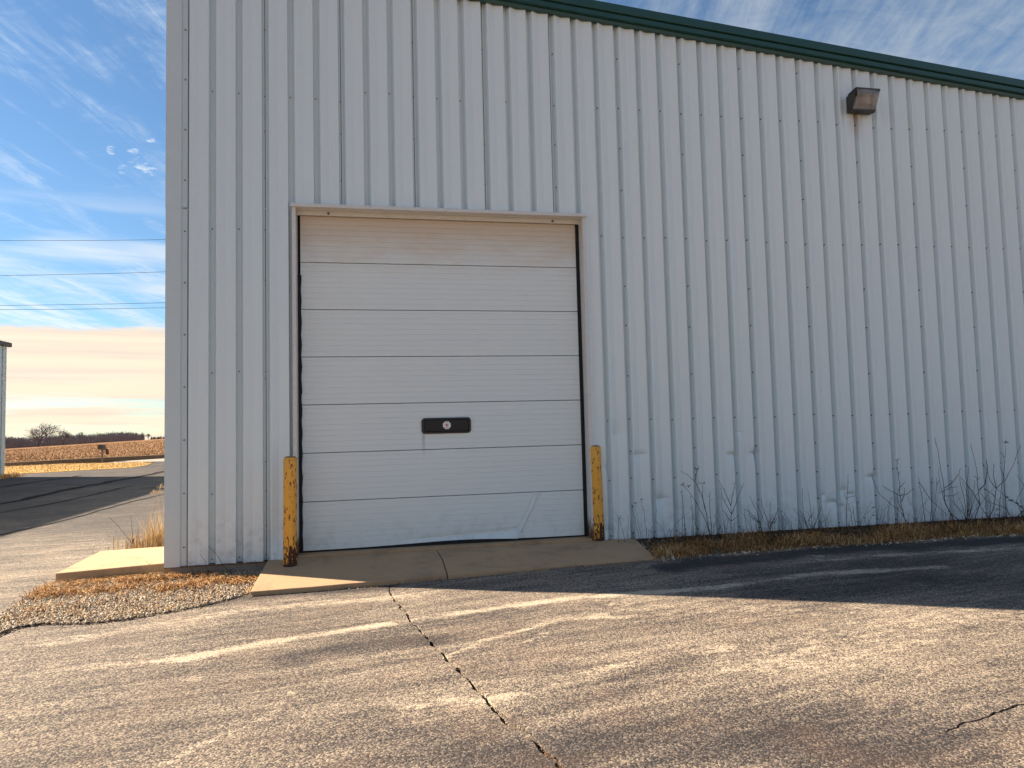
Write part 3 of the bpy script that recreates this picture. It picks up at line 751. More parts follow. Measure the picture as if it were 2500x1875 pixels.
b.build('window_frame', M_frame, door)
pp = rrect(wcx, wcz, ww_-.076, wh_-.064, .02); MB().add([(x, DY-.007, z) for x, z in pp], [tuple(range(len(pp)))[::-1]]).build('window_pane', M_pane, door)
scx, scz = on_y(1091, 1038, DY-.01)[0], on_y(1091, 1038, DY-.01)[2]
oc = [(scx+.054*math.cos(math.radians(22.5+45*k)), scz+.054*math.sin(math.radians(22.5+45*k))) for k in range(8)]
st = MB().add([(x, DY-.0095, z) for x, z in oc]+[(x, DY-.0080, z) for x, z in oc], [tuple(range(8))[::-1]]+[(k, (k+1) % 8, 8+(k+1) % 8, 8+k) for k in range(8)]).build('window_sticker', M_sticker, door, label='white octagonal sticker with a small red emblem')
b = MB()                                      # the red emblem and rows of print, flat on the sticker
flame = [(0, -.020), (.008, -.010), (.017, .000), (.018, .012), (.011, .020), (.009, .008), (.003, .003), (-.003, .006), (-.008, .014), (-.016, .018), (-.018, .006), (-.012, -.008)]
b.add([(scx+x, DY-.0105, scz+z+.002) for x, z in flame], [tuple(range(len(flame)))[::-1]])
b.build('window_sticker_emblem', M_stick_red, door)
b = MB()
for zz_, hw, k in ((.037, .020, 4), (-.033, .027, 6)):
    for q in range(k):
        x = scx-hw+2*hw*q/k; b.add([(x, DY-.0105, scz+zz_-.004), (x+2*hw/k*.7, DY-.0105, scz+zz_-.004), (x+2*hw/k*.7, DY-.0105, scz+zz_+.004), (x, DY-.0105, scz+zz_+.004)], [(0, 1, 2, 3)])
b.build('window_sticker_print', M_stick_gold, door, kind='stuff')

# wall lamp (wall pack) ------------------------------------------------
lc = on_y(2108, 240, -.12); LX, LZ = 7.655, 6.015
lamp = empty('wall_lamp', (LX, 0, LZ)); tag(lamp, 'dark bronze wall lamp with clear slanted lens under the roof edge', 'lamp')
hw = .19
bevel(MB().box((LX-hw, -.055, LZ-.135), (LX+hw, .0, LZ+.115)).build('back_box', M_bronze, lamp), .012)
# hood: side cheeks and top sloping forward
b = MB()
sec = [(-.056, -.118), (-.110, -.118), (-.225, .125), (-.205, .150), (-.056, .110)]
for x in (LX-hw-.006, LX-hw+.012): b.v += [(x, y, LZ+z) for y, z in sec]
b.f += [tuple(range(5)), tuple(range(5, 10))[::-1]]+[(k, 5+k, 5+(k+1) % 5, (k+1) % 5) for k in range(5)]
b2 = len(b.v)
for x in (LX+hw-.012, LX+hw+.006): b.v += [(x, y, LZ+z) for y, z in sec]
b.f += [tuple(b2+k for k in range(5)), tuple(b2+5+k for k in range(5))[::-1]]+[(b2+k, b2+5+k, b2+5+(k+1) % 5, b2+(k+1) % 5) for k in range(5)]
b.add([(LX-hw-.006, -.056, LZ+.128), (LX+hw+.006, -.056, LZ+.128), (LX+hw+.006, -.240, LZ+.150), (LX-hw-.006, -.240, LZ+.150),
       (LX-hw-.006, -.056, LZ+.108), (LX+hw+.006, -.056, LZ+.108), (LX+hw+.006, -.236, LZ+.124), (LX-hw-.006, -.236, LZ+.124)],
      [(3, 2, 1, 0), (4, 5, 6, 7), (0, 1, 5, 4), (1, 2, 6, 5), (2, 3, 7, 6), (3, 0, 4, 7)])
b.box((LX-hw-.006, -.112, LZ-.135), (LX+hw+.006, -.0555, LZ-.112))
b.build('hood', M_bronze, lamp)
MB().add([(LX-hw+.0125, -.075, LZ-.10), (LX+hw-.0125, -.075, LZ-.10), (LX+hw-.0125, -.075, LZ+.105), (LX-hw+.0125, -.075, LZ+.105),
          (LX-hw+.0125, -.100, LZ-.105), (LX+hw-.0125, -.100, LZ-.105)], [(0, 1, 2, 3), (4, 5, 1, 0)]).build('reflector', M_reflector, lamp)
MB().tube([(LX+.06, -.14, LZ-.04), (LX+.06, -.14, LZ+.10)], .028, 10).build('bulb', M_sticker, lamp)
b = MB()                                       # bulging faceted lens
fr = [(-.113, -.108), (-.175, -.060), (-.232, .060), (-.228, .120)]
for x in (LX-hw+.014, LX-hw*.45, LX+hw*.45, LX+hw-.014):
    e = 0 if abs(x-LX) > hw*.8 else -.018
    b.v += [(x, y+e, LZ+z) for y, z in fr]
for a in range(3): b.f += [(a*4+k, (a+1)*4+k, (a+1)*4+k+1, a*4+k+1) for k in range(3)]
lens = b.build('lens', M_lens, lamp); sm = lens.modifiers.new('solid', 'SOLIDIFY'); sm.thickness = .004

# ------------------------------------------------------------------ concrete apron, threshold, stoop
def apron_z(x, y): return -.046+.066*y*(1-.12*min(max((x-1)/3, 0), 1))      # slopes away from the door
MB().box((OP0+.0405, -.006, -.30), (OP1-.0068, DY+.30, -.020)).build('door_sill', M_conc, bld)
apr = empty('concrete_apron', (1.6, -.6, -.2)); apr['kind'] = 'structure'
FLx = on_z(610, 1446, -.135); FRx = on_z(1602, 1366, -.125)
jt = [on_z(1064, 1338, -.05)[:2], on_z(1078, 1368, -.09)[:2], on_z(1094, 1408, -.125)[:2]]
jt[0] = np.array([jt[0][0], -.008])
def slab(poly):
    n = len(poly); b = MB(); b.prism(poly, -.34, apron_z); return bevel(b.build('apron_slab', M_conc, apr), .010, 2)
fl, fr_ = FLx[:2], FRx[:2]
def edge_pts(a, b_, n, amp=.008): return [tuple(np.array(a)+(np.array(b_)-a)*t/n+np.array([0, rng.normal(0, amp) if 0 < t < n else 0])) for t in range(n+1)]
front_l = edge_pts(fl, (jt[2][0]-.006, (fl[1]+fr_[1])/2+.01), 10); front_r = edge_pts((jt[2][0]+.006, (fl[1]+fr_[1])/2+.01), fr_, 10)
slab([(-.60, -.008)]+front_l+[(jt[1][0]-.004+.01, jt[1][1]), (jt[0][0]-.004, -.008)])
slab(front_r+[(3.97, -.008), (jt[0][0]+.004, -.008), (jt[1][0]+.006+.01, jt[1][1])])
# crumbled asphalt lip along the apron's edge
# stoop slab beside the side wall
sz = -.060
sp = [on_z(135, 1400, sz)[:2], (X0-.02, on_z(406, 1374, sz)[1]), (X0-.02, on_z(406, 1332, sz)[1]), on_z(245, 1345, sz)[:2]]
bevel(MB().prism([tuple(p) for p in sp], -.34, sz).build('concrete_stoop', M_conc, kind='structure'), .010, 2)

# ------------------------------------------------------------------ bollards
def bollard(px, py, ptop, lean, label):
    base = on_z(px, py, -.065); x, y = base[0], base[1]+.078; zb = apron_z(x, y)-.01
    H = on_y(*ptop, y)[2]-zb
    e = empty('bollard', (x, y, zb)); tag(e, label, 'bollard', 'yellow bollards guarding the door')
    r = .0765; b = MB(); n = 28
    zs = [0, .03, .3, .6, .9, H-.012, H-.003, H]; rr = [r*1.02, r, r, r, r, r, r-.003, r-.008]
    b.tube([(x, y, zb+z) for z in zs], rr, n)
    p = b.build('post', M_yellow, e, smooth=True); p.data.polygons[-1].use_smooth = False
    m = p.modifiers.new('edge', 'EDGE_SPLIT'); m.split_angle = math.radians(40)
    b = MB(); b.tube([(x, y, zb+H-.002), (x, y, zb+H+.008), (x, y, zb+H+.015), (x, y, zb+H+.017)], [r-.011, r-.013, r*.5, .004], n); b.build('cap', M_cap, e, smooth=True)
    e.rotation_euler = (0, math.radians(lean), 0)
    return e
bollard(706, 1383, (706, 1117), .5, 'chipped yellow bollard standing between the door and the building corner')
bollard(1467, 1324, (1455, 1090), -.9, 'rust-scarred yellow bollard standing between the door and the grass strip')

# ------------------------------------------------------------------ gravel, soil, dead grass
gp_pix = [(-40, 1530), (0, 1500), (60, 1462), (130, 1418), (250, 1405), (406, 1390), (640, 1376), (648, 1390), (612, 1446), (560, 1462), (480, 1482), (400, 1496), (300, 1512), (200, 1521), (100, 1522), (40, 1531), (-20, 1552), (-60, 1560)]
gpoly = wpoly(gp_pix, -.165)
gpoly = [(x, min(y, .0) if x > X0 else y) for x, y in gpoly]
gpoly[4] = (gpoly[4][0], .26); gpoly[5] = (X0-.02, .30)
gpoly.insert(6, (X0+.06, .02)); gpoly[7] = (-.60, .018); gpoly[8] = (-.605, -.2)
gpoly_c = gpoly[::-1] if sum((gpoly[k][0]*gpoly[(k+1) % len(gpoly)][1]-gpoly[(k+1) % len(gpoly)][0]*gpoly[k][1]) for k in range(len(gpoly))) < 0 else gpoly
MB().prism([(x, y+.07 if y < -.25 else y) for x, y in gpoly_c], -.25, -.1745).build('soil_bed', M_dirt, kind='structure')
GP = np.array(gpoly)
def sample_poly(poly, n):
    P = np.array(poly); lo, hi = P.min(0), P.max(0); out = np.zeros((0, 2))
    while len(out) < n:
        q = lo+(hi-lo)*rng.random((n*2, 2)); out = np.r_[out, q[in_poly_np(q, poly)]]
    return out[:n]
def icos():
    bm = bmesh.new(); bmesh.ops.create_icosphere(bm, subdivisions=1, radius=1)
    v = np.array([p.co[:] for p in bm.verts]); f = np.array([[q.index for q in p.verts] for p in bm.faces]); bm.free(); return v, f
IV, IF = icos()
def pebbles(name, pos, rad, shade, m, **tags):
    n = len(pos); sc = rad[:, None]*rng.uniform([.8, .6, .45], [1.4, 1.0, .75], (n, 3)); th = rng.uniform(0, 6.28, n)
    v = IV[None]*(1+rng.normal(0, .10, (n, len(IV), 1)))*sc[:, None]
    c, s_ = np.cos(th)[:, None], np.sin(th)[:, None]
    tl = rng.normal(0, .35, (n, 1)); zt_ = v[..., 2]+v[..., 0]*tl
    v = np.stack([v[..., 0]*c-v[..., 1]*s_, v[..., 0]*s_+v[..., 1]*c, zt_], -1)+pos[:, None]
    F_ = (IF[None]+np.arange(n)[:, None, None]*len(IV)).reshape(-1, 3)
    o = np_mesh(name, v.reshape(-1, 3), F_, m, **tags)
    a = o.data.attributes.new('shade', 'FLOAT', 'POINT'); a.data.foreach_set('value', np.repeat(shade, len(IV)).astype(np.float32)); return o
q = sample_poly(gpoly, 14500); q = np.r_[q, q[:3800]+rng.normal(0, .11, (3800, 2))]; q = q[(q[:, 0] < -.62) | (q[:, 1] < fl[1]-.02)]; q = q[~((q[:, 0] > sp[0][0]-.03) & (q[:, 1] > .20))]
q = q[(q[:, 1] < -.02) | (q[:, 0] < X0-.05)]
rad = (rng.gamma(6, .00105, len(q))+.0035)*np.where(in_poly_np(q, gpoly), 1, .7)
hump = .02*np.array([noise.noise((x*2.2, y*2.2, 1)) for x, y in q])
pebbles('gravel', np.c_[q, np.where(in_poly_np(q, gpoly), -.166+np.maximum(hump, -.2)*.5, [yard_z(x, y) for x, y in q])+rad*.3], rad, np.clip(rng.normal(.55, .24, len(q)), 0, 1), M_pebble, kind='stuff', label='pale river gravel spread around the building corner', category='gravel')

def blades(name, pos, hgt, wid, bend, shade, m, lean=None, **tags):
    n = len(pos); th = rng.uniform(0, 6.283, n); d = np.stack([np.cos(th), np.sin(th), np.zeros(n)], -1)
    if lean is not None: d = d+lean; d /= np.linalg.norm(d, axis=1)[:, None]+1e-9
    s_ = np.stack([-d[:, 1], d[:, 0], np.zeros(n)], -1)*wid[:, None]
    up = np.array([0, 0, 1.0]); h = hgt[:, None]; bd = bend[:, None]
    p0 = pos; p1 = pos+up*h*.5*(1-.25*bd)+d*h*.18*bd; p2 = pos+up*h*(1-.62*bd)+d*h*.75*bd
    v = np.stack([p0-s_, p0+s_, p1-s_*.8, p1+s_*.8, p2], 1)
    f = np.array([[0, 1, 3], [0, 3, 2], [2, 3, 4]]); F_ = (f[None]+np.arange(n)[:, None, None]*5).reshape(-1, 3)
    o = np_mesh(name, v.reshape(-1, 3), F_, m, **tags)
    a = o.data.attributes.new('shade', 'FLOAT', 'POINT'); a.data.foreach_set('value', np.repeat(np.clip(shade, 0, 1), 5).astype(np.float32)); return o
# matted grass on the gravel and round the stoop
cl = []
for (px, py), n, sg in (((120, 1452), 260, .10), ((90, 1440), 200, .10), ((230, 1418), 420, .16), ((300, 1405), 520, .14), ((360, 1415), 500, .13), ((330, 1390), 500, .12), ((395, 1385), 420, .09), ((270, 1440), 220, .14), ((430, 1435), 220, .10), ((520, 1420), 240, .16), ((600, 1418), 200, .10), ((480, 1405), 200, .14)):
    c = on_z(px, py, -.16)[:2]; cl.append(c+rng.normal(0, sg, (n, 2))*np.array([1.3, .8]))
cl.append(sample_poly(gpoly, 420)); q = np.concatenate(cl+cl); q = q+rng.normal(0, .03, q.shape); q = q[in_poly_np(q, gpoly)]; q = q[(q[:, 1] < -.03) | (q[:, 0] < X0-.06)]
n = len(q)
blades('matted_grass', np.c_[q, np.full(n, -.172)], rng.uniform(.04, .19, n)*np.where((q[:, 1] > -.1) & (q[:, 0] < X0), .5, 1), rng.uniform(.0022, .0045, n), rng.uniform(.8, 1.5, n), rng.beta(1.7, 2.4, n), M_grass, kind='stuff', label='flattened rusty dead grass lying over the gravel bed', category='grass')
# tall dead grass beside the stoop, along the side wall
c = []
for t in range(650): c.append((-2.25-abs(rng.normal(0, .28)), 1.92+abs(rng.normal(0, .22))))
for t in range(900): c.append((X0-.45-abs(rng.normal(0, .18)), rng.uniform(2.0, 4.6)))
q = np.array(c); n = len(q)
hh = rng.uniform(.12, .38, n)+np.where((q[:, 0] > -2.62) & (rng.random(n) < .18), rng.uniform(.15, .5, n), 0)
blades('tall_dead_grass', np.c_[q, np.full(n, -.178)], hh, rng.uniform(.0025, .005, n), rng.uniform(.05, .55, n), rng.beta(2.0, 2.0, n), M_straw, kind='stuff', label='upright straw-coloured dead grass beside the stoop', category='grass')
# grass strip along the wall to the right of the apron
sp_front = wpoly([(1555, 1360), (1602, 1368), (1680, 1362), (1800, 1350), (1900, 1343), (2000, 1336), (2100, 1330), (2200, 1325), (2300, 1316), (2400, 1309), (2500, 1306), (2650, 1300), (2900, 1293)], -.13)
strip = [(3.975, -.01), (3.975, -.55), (sp_front[1][0]-.02, sp_front[1][1])]+sp_front[2:]+[(sp_front[-1][0]+5, -1.0), (sp_front[-1][0]+5, -.01)]
def strip_z(x, y): return -.078+.055*y+.018*noise.noise((x*2, y*2, 0))
sg = strip
b = MB(); b.prism(sg, -.35, lambda x, y: -.078+.055*y); b.build('grass_strip', M_dirt, kind='structure')
fx = np.array([p[0] for p in strip[2:-2]]); fy = np.array([p[1] for p in strip[2:-2]]); o_ = np.argsort(fx); fx, fy = fx[o_], fy[o_]
def rel(q): return np.clip(q[:, 1]/np.interp(q[:, 0], fx, fy), 0, 1.3)      # 0 at the wall, 1 at the asphalt
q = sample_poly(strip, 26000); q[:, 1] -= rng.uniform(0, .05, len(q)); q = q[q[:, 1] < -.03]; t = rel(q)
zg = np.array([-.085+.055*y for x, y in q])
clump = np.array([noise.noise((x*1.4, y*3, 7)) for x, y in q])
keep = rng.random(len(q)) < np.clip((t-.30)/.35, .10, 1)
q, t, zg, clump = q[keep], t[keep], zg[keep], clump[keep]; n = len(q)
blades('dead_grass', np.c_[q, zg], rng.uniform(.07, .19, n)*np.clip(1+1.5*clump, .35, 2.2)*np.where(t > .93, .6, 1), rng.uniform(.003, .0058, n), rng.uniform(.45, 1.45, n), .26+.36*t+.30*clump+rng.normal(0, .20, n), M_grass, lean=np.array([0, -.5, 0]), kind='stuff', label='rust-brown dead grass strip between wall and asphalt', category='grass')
q = sample_poly(strip, 15000); q = q[q[:, 1] < -.02]; t = rel(q); keep = rng.random(len(q)) < np.clip(1.15-t*1.1, .05, 1); q = q[keep]; n = len(q)
zg = np.array([-.080+.055*y for x, y in q])
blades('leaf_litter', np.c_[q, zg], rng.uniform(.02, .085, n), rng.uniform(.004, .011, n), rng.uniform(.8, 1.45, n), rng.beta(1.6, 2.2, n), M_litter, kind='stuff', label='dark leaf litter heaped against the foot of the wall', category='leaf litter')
# loose pebbles along the edges
q = np.array([(x, np.interp(x, fx, fy)+rng.normal(-.03, .05)) for x in rng.uniform(fx[0], fx[-1], 260)]+[tuple(on_z(rng.uniform(1545, 1640), rng.uniform(1322, 1350), -.10)[:2]) for _ in range(140)])
rad = rng.gamma(4, .0022, len(q))+.003
pebbles('loose_stones', np.c_[q, np.array([max(yard_z(x, y), -.08+.055*y if y > np.interp(x, fx, fy) else -9) for x, y in q])+rad*.3], rad, np.clip(rng.normal(.7, .2, len(q)), 0, 1), M_pebble, kind='stuff', label='small loose stones scattered along the asphalt edge', category='gravel')
# crumbs and dirt in the crack and against the apron lip
cr = np.array(cr_main); q = cr[rng.integers(0, len(cr), 260)]+rng.normal(0, .010, (260, 2)); rad = rng.gamma(3, .0013, 260)+.0015
pebbles('crack_crumbs', np.c_[q, np.array([za(x, y) for x, y in q])-.018+rng.uniform(-.02, .02, 260)], rad, rng.beta(1.5, 3, 260), M_pebble, kind='stuff', label='crumbled grit lying in the long asphalt crack', category='gravel')
q = np.array([np.array(fl)+(np.array(fr_)-fl)*u+np.array([0, -abs(rng.normal(0, .02))]) for u in rng.random(420)]); rad = rng.gamma(3, .0018, 420)+.002
pebbles('apron_edge_crumbs', np.c_[q, np.array([yard_z(x, y) for x, y in q])+rad*.3], rad, rng.beta(1.2, 4, 420), M_pebble, kind='stuff', label='dark crumbled asphalt bits along the apron edge', category='gravel')
# dry grass growing in the crack's near end
cc = np.array(wpoly([(1300, 1815), (1330, 1842), (1360, 1872)], -.17)); q = np.concatenate([c+rng.normal(0, .022, (60, 2)) for c in cc]); n = len(q)
blades('crack_grass', np.c_[q, np.full(n, -.185)], rng.uniform(.015, .04, n), rng.uniform(.001, .002, n), rng.uniform(.5, 1.3, n), rng.beta(2, 2, n), M_grass, kind='stuff', label='tiny dead grass tufts sprouting from the asphalt crack', category='grass')
# far lawn and stubble texture
q = sample_poly(lawn, 9000); n = len(q)
blades('lawn_grass', np.c_[q, np.full(n, -.161)], rng.uniform(.04, .12, n), rng.uniform(.006, .014, n), rng.uniform(.3, 1.0, n), rng.beta(2.4, 1.6, n), M_straw, kind='stuff', label='dormant golden lawn grass in front of the field', category='grass')
aa = np.radians(rng.uniform(-27.5, -13, 16000)); rr = 48+150*rng.random(16000)**1.8
q = np.stack([CAM[0]+rr*np.sin(aa), CAM[1]+rr*np.cos(aa)], -1); q = q[field_dist(q[:, 0], q[:, 1]) > .8]; n = len(q); rr = np.hypot(q[:, 0]-CAM[0], q[:, 1]-CAM[1])
blades('field_stubble', np.c_[q, far_z(q[:, 0], q[:, 1])-.01], rng.uniform(.08, .22, n), .010+rr*.00022, rng.uniform(.2, 1.1, n), rng.beta(2, 2, n), M_stub, kind='stuff', label='cut corn stubble covering the far brown field', category='stubble')

# ------------------------------------------------------------------ weeds against the wall, each one a plant
def weed(origin, scale, stems, base_y, label, name='dry_weed', r0=.0055, m=None, umbels=(), group='dry weeds along the wall'):
    ox, oy = origin
    def W(cx_, cy_, yy): return on_y(ox+cx_/scale, oy+cy_/scale, yy)
    bx, by = stems[0][0]; root = W(bx, by, base_y); gz = -.085+.055*base_y
    e = empty(name, (root[0], base_y, gz)); tag(e, label, 'weed', group)
    for k, s_ in enumerate(stems):
        d0 = 0 if k == 0 else rng.uniform(-.02, .02); dv = rng.uniform(-.07, .05)
        pts_ = []
        for q_, (x, y) in enumerate(s_):
            f = (by-y)/max(60, by-min(p[1] for p in s_)); pts_.append(W(x, y, base_y+(d0+dv*f if k else dv*f*.5)))
        if s_[0][1] >= by-25: pts_ = [np.array([pts_[0][0], pts_[0][1], gz-.01])]+pts_
        sm_ = []                                   # gently rounded polyline with small kinks
        for a, c_ in zip(pts_[:-1], pts_[1:]):
            for t in (0, .35, .7): sm_.append(np.array(a)+(np.array(c_)-a)*t+(rng.normal(0, .0035, 3) if t else 0))
        sm_.append(np.array(pts_[-1])); n = len(sm_); ra = r0*(1 if k == 0 else .8)
        b = MB(); b.tube(sm_, [max(.0018, ra*(1-.62*t/(n-1))) for t in range(n)], 5)
        for t in range(2, n-1):                    # short side buds
            if rng.random() < .35:
                p = Vector(sm_[t]); d = Vector((rng.uniform(-1, 1), rng.uniform(-.5, .3), rng.uniform(.2, 1))).normalized()*rng.uniform(.015, .05); b.tube([p, p+d], [.002, .0012], 4)
        b.build('stem', m or M_stem, e)
    for (x, y, rr_, nn) in umbels:
        c = Vector(W(x, y, base_y)); b = MB()
        for t in range(nn):
            d = Vector((rng.uniform(-1, 1), rng.uniform(-.8, .8), rng.uniform(.0, 1))).normalized()*rr_*rng.uniform(.6, 1)
            b.tube([c, c+d*.6, c+d], [.0018, .0016, .0035], 4)
        b.build('seed_head', m or M_stem, e)
    return e
A = ((1650, 1050), 4.9156); B = ((2050, 1050), 4.9156); Cc = ((1380, 1050), 5.027)
weed(*A, [[(410, 1250), (370, 1010), (310, 780), (235, 620), (150, 545), (60, 490)], [(235, 600), (235, 560), (255, 480), (290, 430)], [(255, 480), (220, 440)], [(405, 1240), (350, 1070), (260, 900), (175, 760), (110, 690), (80, 660)], [(350, 950), (320, 800), (320, 650), (280, 630)], [(430, 1240), (410, 980), (405, 800), (410, 730)]], -.22, 'tall dry weed with several seed heads leaning against the ribbed wall', umbels=[(90, 665, .05, 10), (150, 690, .05, 9), (325, 640, .035, 7), (255, 470, .04, 6)])
weed(*A, [[(665, 1260), (665, 1020), (660, 910)], [(660, 910), (580, 720), (510, 595)], [(660, 910), (690, 760), (715, 610)], [(665, 1020), (740, 820), (815, 640)], [(665, 1100), (560, 950)], [(670, 1090), (760, 1020)], [(660, 1000), (550, 790), (530, 680)]], -.30, 'bare forked weed with straight stem branching into a tall Y shape')
weed(*A, [[(590, 1260), (570, 1080), (550, 900), (540, 790)], [(500, 1250), (465, 1020), (560, 1220)]], -.20, 'thin dark weed with one bent-over stalk close beside the forked weed', r0=.004)
weed(*A, [[(1040, 1240), (1015, 1120), (960, 950), (885, 790)], [(1015, 1120), (900, 1000), (820, 945), (850, 1200)], [(1015, 1120), (1040, 1040), (960, 870)], [(1010, 1110), (860, 1020)], [(1020, 1150), (930, 1060), (870, 1000)]], -.22, 'bushy low weed with arching stems and a snapped drooping branch')
weed(*A, [[(1140, 1220), (1100, 1090), (1060, 970), (1025, 820)], [(1135, 1200), (1130, 1020), (1135, 860)], [(1135, 1150), (1190, 1040), (1225, 930), (1300, 1070), (1380, 1190)], [(1140, 1180), (1170, 1080), (1160, 1010)], [(1120, 1160), (1070, 1100)]], -.20, 'spindly weed with a bent stalk that folds down to the grass', umbels=[(1160, 1120, .06, 9)])
weed(*A, [[(1600, 1200), (1560, 1100), (1530, 1000), (1520, 690)], [(1640, 1190), (1700, 1050), (1750, 780)], [(1640, 1180), (1620, 980), (1590, 750)], [(1650, 1190), (1755, 900)], [(1560, 1130), (1500, 970)], [(1590, 1090), (1640, 990)]], -.16, 'open weed of five upright spreading stems rooted at the wall foot')
weed(*B, [[(88, 1170), (86, 900), (100, 530)], [(88, 840), (50, 750)], [(95, 810), (190, 785)], [(160, 1160), (130, 980), (105, 880)], [(185, 1150), (170, 1010), (150, 900)]], -.15, 'slender single-stemmed weed with one level side twig near wall dents')
weed(*A, [[(75, 1250), (80, 1040), (80, 780)], [(120, 1250), (95, 900), (60, 740)]], -.20, 'pair of thin straight dry stalks tied at one root', r0=.004, umbels=[(60, 745, .03, 6)])
weed(*A, [[(270, 1255), (210, 1000), (170, 790)], [(210, 1250), (205, 1080), (185, 900)]], -.20, 'thin leaning dry stalk beside the weed with seed heads', r0=.004)
weed(*Cc, [[(650, 1330), (655, 1100), (640, 1040)], [(725, 1330), (690, 1180), (650, 1060)], [(660, 1090), (690, 1040)]], -.20, 'short twin-stalked dry weed growing nearest the rust-scarred bollard', r0=.004)
weed(*Cc, [[(770, 1310), (772, 1180), (770, 1050)], [(830, 1310), (800, 1170)]], -.15, 'short pale dry stalk second from the rust-scarred bollard', r0=.003)
weed(*Cc, [[(905, 1310), (860, 1090), (815, 900)], [(930, 1320), (880, 1050), (860, 890)]], -.20, 'two long slanting dry stalks third from the rust-scarred bollard', r0=.004, umbels=[(858, 900, .03, 6)])
weed(*Cc, [[(1000, 1300), (970, 1050), (938, 850)]], -.20, 'single long dark dry stalk with a knobbed tip', r0=.004, umbels=[(938, 855, .02, 6)])
weed(*B, [[(900, 1160), (820, 1110), (720, 970), (590, 870), (480, 770), (390, 580)], [(740, 960), (700, 860), (690, 780), (720, 690)]], -.15, 'long bare shoot curving low and outward along the wall', r0=.0055)
weed(*B, [[(790, 1090), (740, 920), (725, 780), (710, 600), (690, 460), (690, 360)], [(690, 365), (670, 350)], [(690, 365), (715, 350)], [(730, 790), (610, 730), (500, 665)], [(730, 790), (820, 760), (895, 700)], [(720, 690), (795, 615)], [(745, 860), (775, 770), (780, 690)], [(700, 470), (680, 445)], [(705, 530), (725, 500)]], -.15, 'upright sapling with paired side twigs and a forked tip', r0=.0065)
weed(*B, [[(1030, 1110), (1010, 950), (980, 750), (945, 570)], [(965, 640), (1080, 820), (1200, 940), (1330, 1050)], [(960, 640), (930, 620)]], -.14, 'bare shoot whose top sends one long branch slanting back down', r0=.0055)
weed(*B, [[(1085, 1110), (1105, 870), (1105, 570)], [(1090, 1110), (1160, 920), (1160, 570)], [(1105, 640), (1085, 615)], [(1105, 640), (1125, 615)], [(1160, 650), (1185, 620)]], -.14, 'two parallel upright twigs sharing one root', r0=.0055)
weed(*B, [[(1450, 1090), (1340, 1010), (1260, 850), (1240, 600), (1190, 330), (1140, 90)], [(1250, 700), (1350, 630), (1430, 530), (1450, 460)], [(1370, 1080), (1270, 890), (1210, 680), (1190, 450)], [(1235, 740), (1330, 690), (1420, 680)], [(1260, 790), (1360, 790), (1430, 750)]], -.14, 'tallest bare shoot sweeping up from a curved base', r0=.0065)
weed(*B, [[(1530, 1100), (1500, 850), (1440, 560)], [(1535, 1095), (1520, 700), (1550, 430)], [(1530, 1090), (1550, 760), (1500, 480)], [(1540, 1090), (1620, 800), (1740, 660), (1770, 500), (1700, 390)], [(1525, 1090), (1590, 740), (1430, 540)], [(1520, 1095), (1470, 900), (1420, 800)], [(1540, 1095), (1580, 900), (1620, 600)], [(1530, 1100), (1490, 1000), (1380, 900), (1330, 600)], [(1545, 1100), (1680, 900), (1840, 700)], [(1530, 1095), (1540, 800), (1470, 620)]], -.16, 'dense tangled clump of many crossing bare stems', r0=.0055)
weed(*B, [[(1620, 1080), (1680, 880), (1660, 700), (1640, 460), (1570, 165)], [(1665, 720), (1750, 640), (1770, 480), (1760, 350)], [(1690, 900), (1600, 740), (1430, 540)], [(1645, 570), (1610, 550)], [(1650, 600), (1680, 560)]], -.18, 'tall bare shoot with a hooked side branch behind the tangled clump', r0=.006)
weed(*B, [[(1790, 1070), (1850, 920), (1880, 700), (1980, 610), (2080, 430), (2170, 180)], [(1880, 700), (1800, 600), (1760, 360)], [(1880, 700), (1845, 560), (1845, 400)], [(1790, 1060), (1680, 900), (1600, 750)], [(1870, 800), (1740, 700)]], -.20, 'wide goblet-shaped bare shoot with long arm reaching up', r0=.0065)
weed(*B, [[(2005, 1090), (1990, 850), (1970, 600), (1980, 400), (1985, 180)], [(1975, 330), (1950, 280)], [(1970, 560), (1920, 420)]], -.22, 'tall straight stalk topped by a round spiky seed head', umbels=[(1985, 160, .05, 14), (1945, 280, .02, 5)])
weed(*B, [[(1910, 1080), (1920, 900), (1940, 700), (1960, 560)], [(1800, 1060), (1810, 920), (1790, 780)]], -.20, 'short weed with shaggy dark seed clusters up its stem', umbels=[(1910, 1030, .04, 12), (1905, 960, .035, 10), (1925, 820, .02, 6), (1800, 1040, .03, 9)])
weed(*B, [[(2090, 1110), (2150, 1020), (2230, 950), (2300, 900)], [(2090, 1105), (2000, 940), (1780, 860), (1690, 760)], [(2300, 1000), (2210, 945), (2120, 880), (2030, 830), (1960, 770), (1890, 700)]], -.26, 'fallen woody stalk with shaggy seed clusters slanting across other stems', r0=.008, umbels=[(2180, 930, .045, 14), (2130, 890, .04, 14), (2060, 855, .045, 14), (2010, 810, .035, 10)])
weed(*B, [[(2215, 1080), (2120, 850), (2212, 650), (2260, 540)], [(2212, 660), (2160, 590), (2120, 530)]], -.20, 'thin kinked stem standing beyond the stalk with round seed head', r0=.0045)
weed(*B, [[(590, 1140), (590, 960), (630, 800)], [(690, 1130), (685, 1000), (720, 900)], [(580, 1130), (575, 1000), (600, 850)]], -.12, 'faint low cluster of short stalks before the upright sapling', r0=.003)
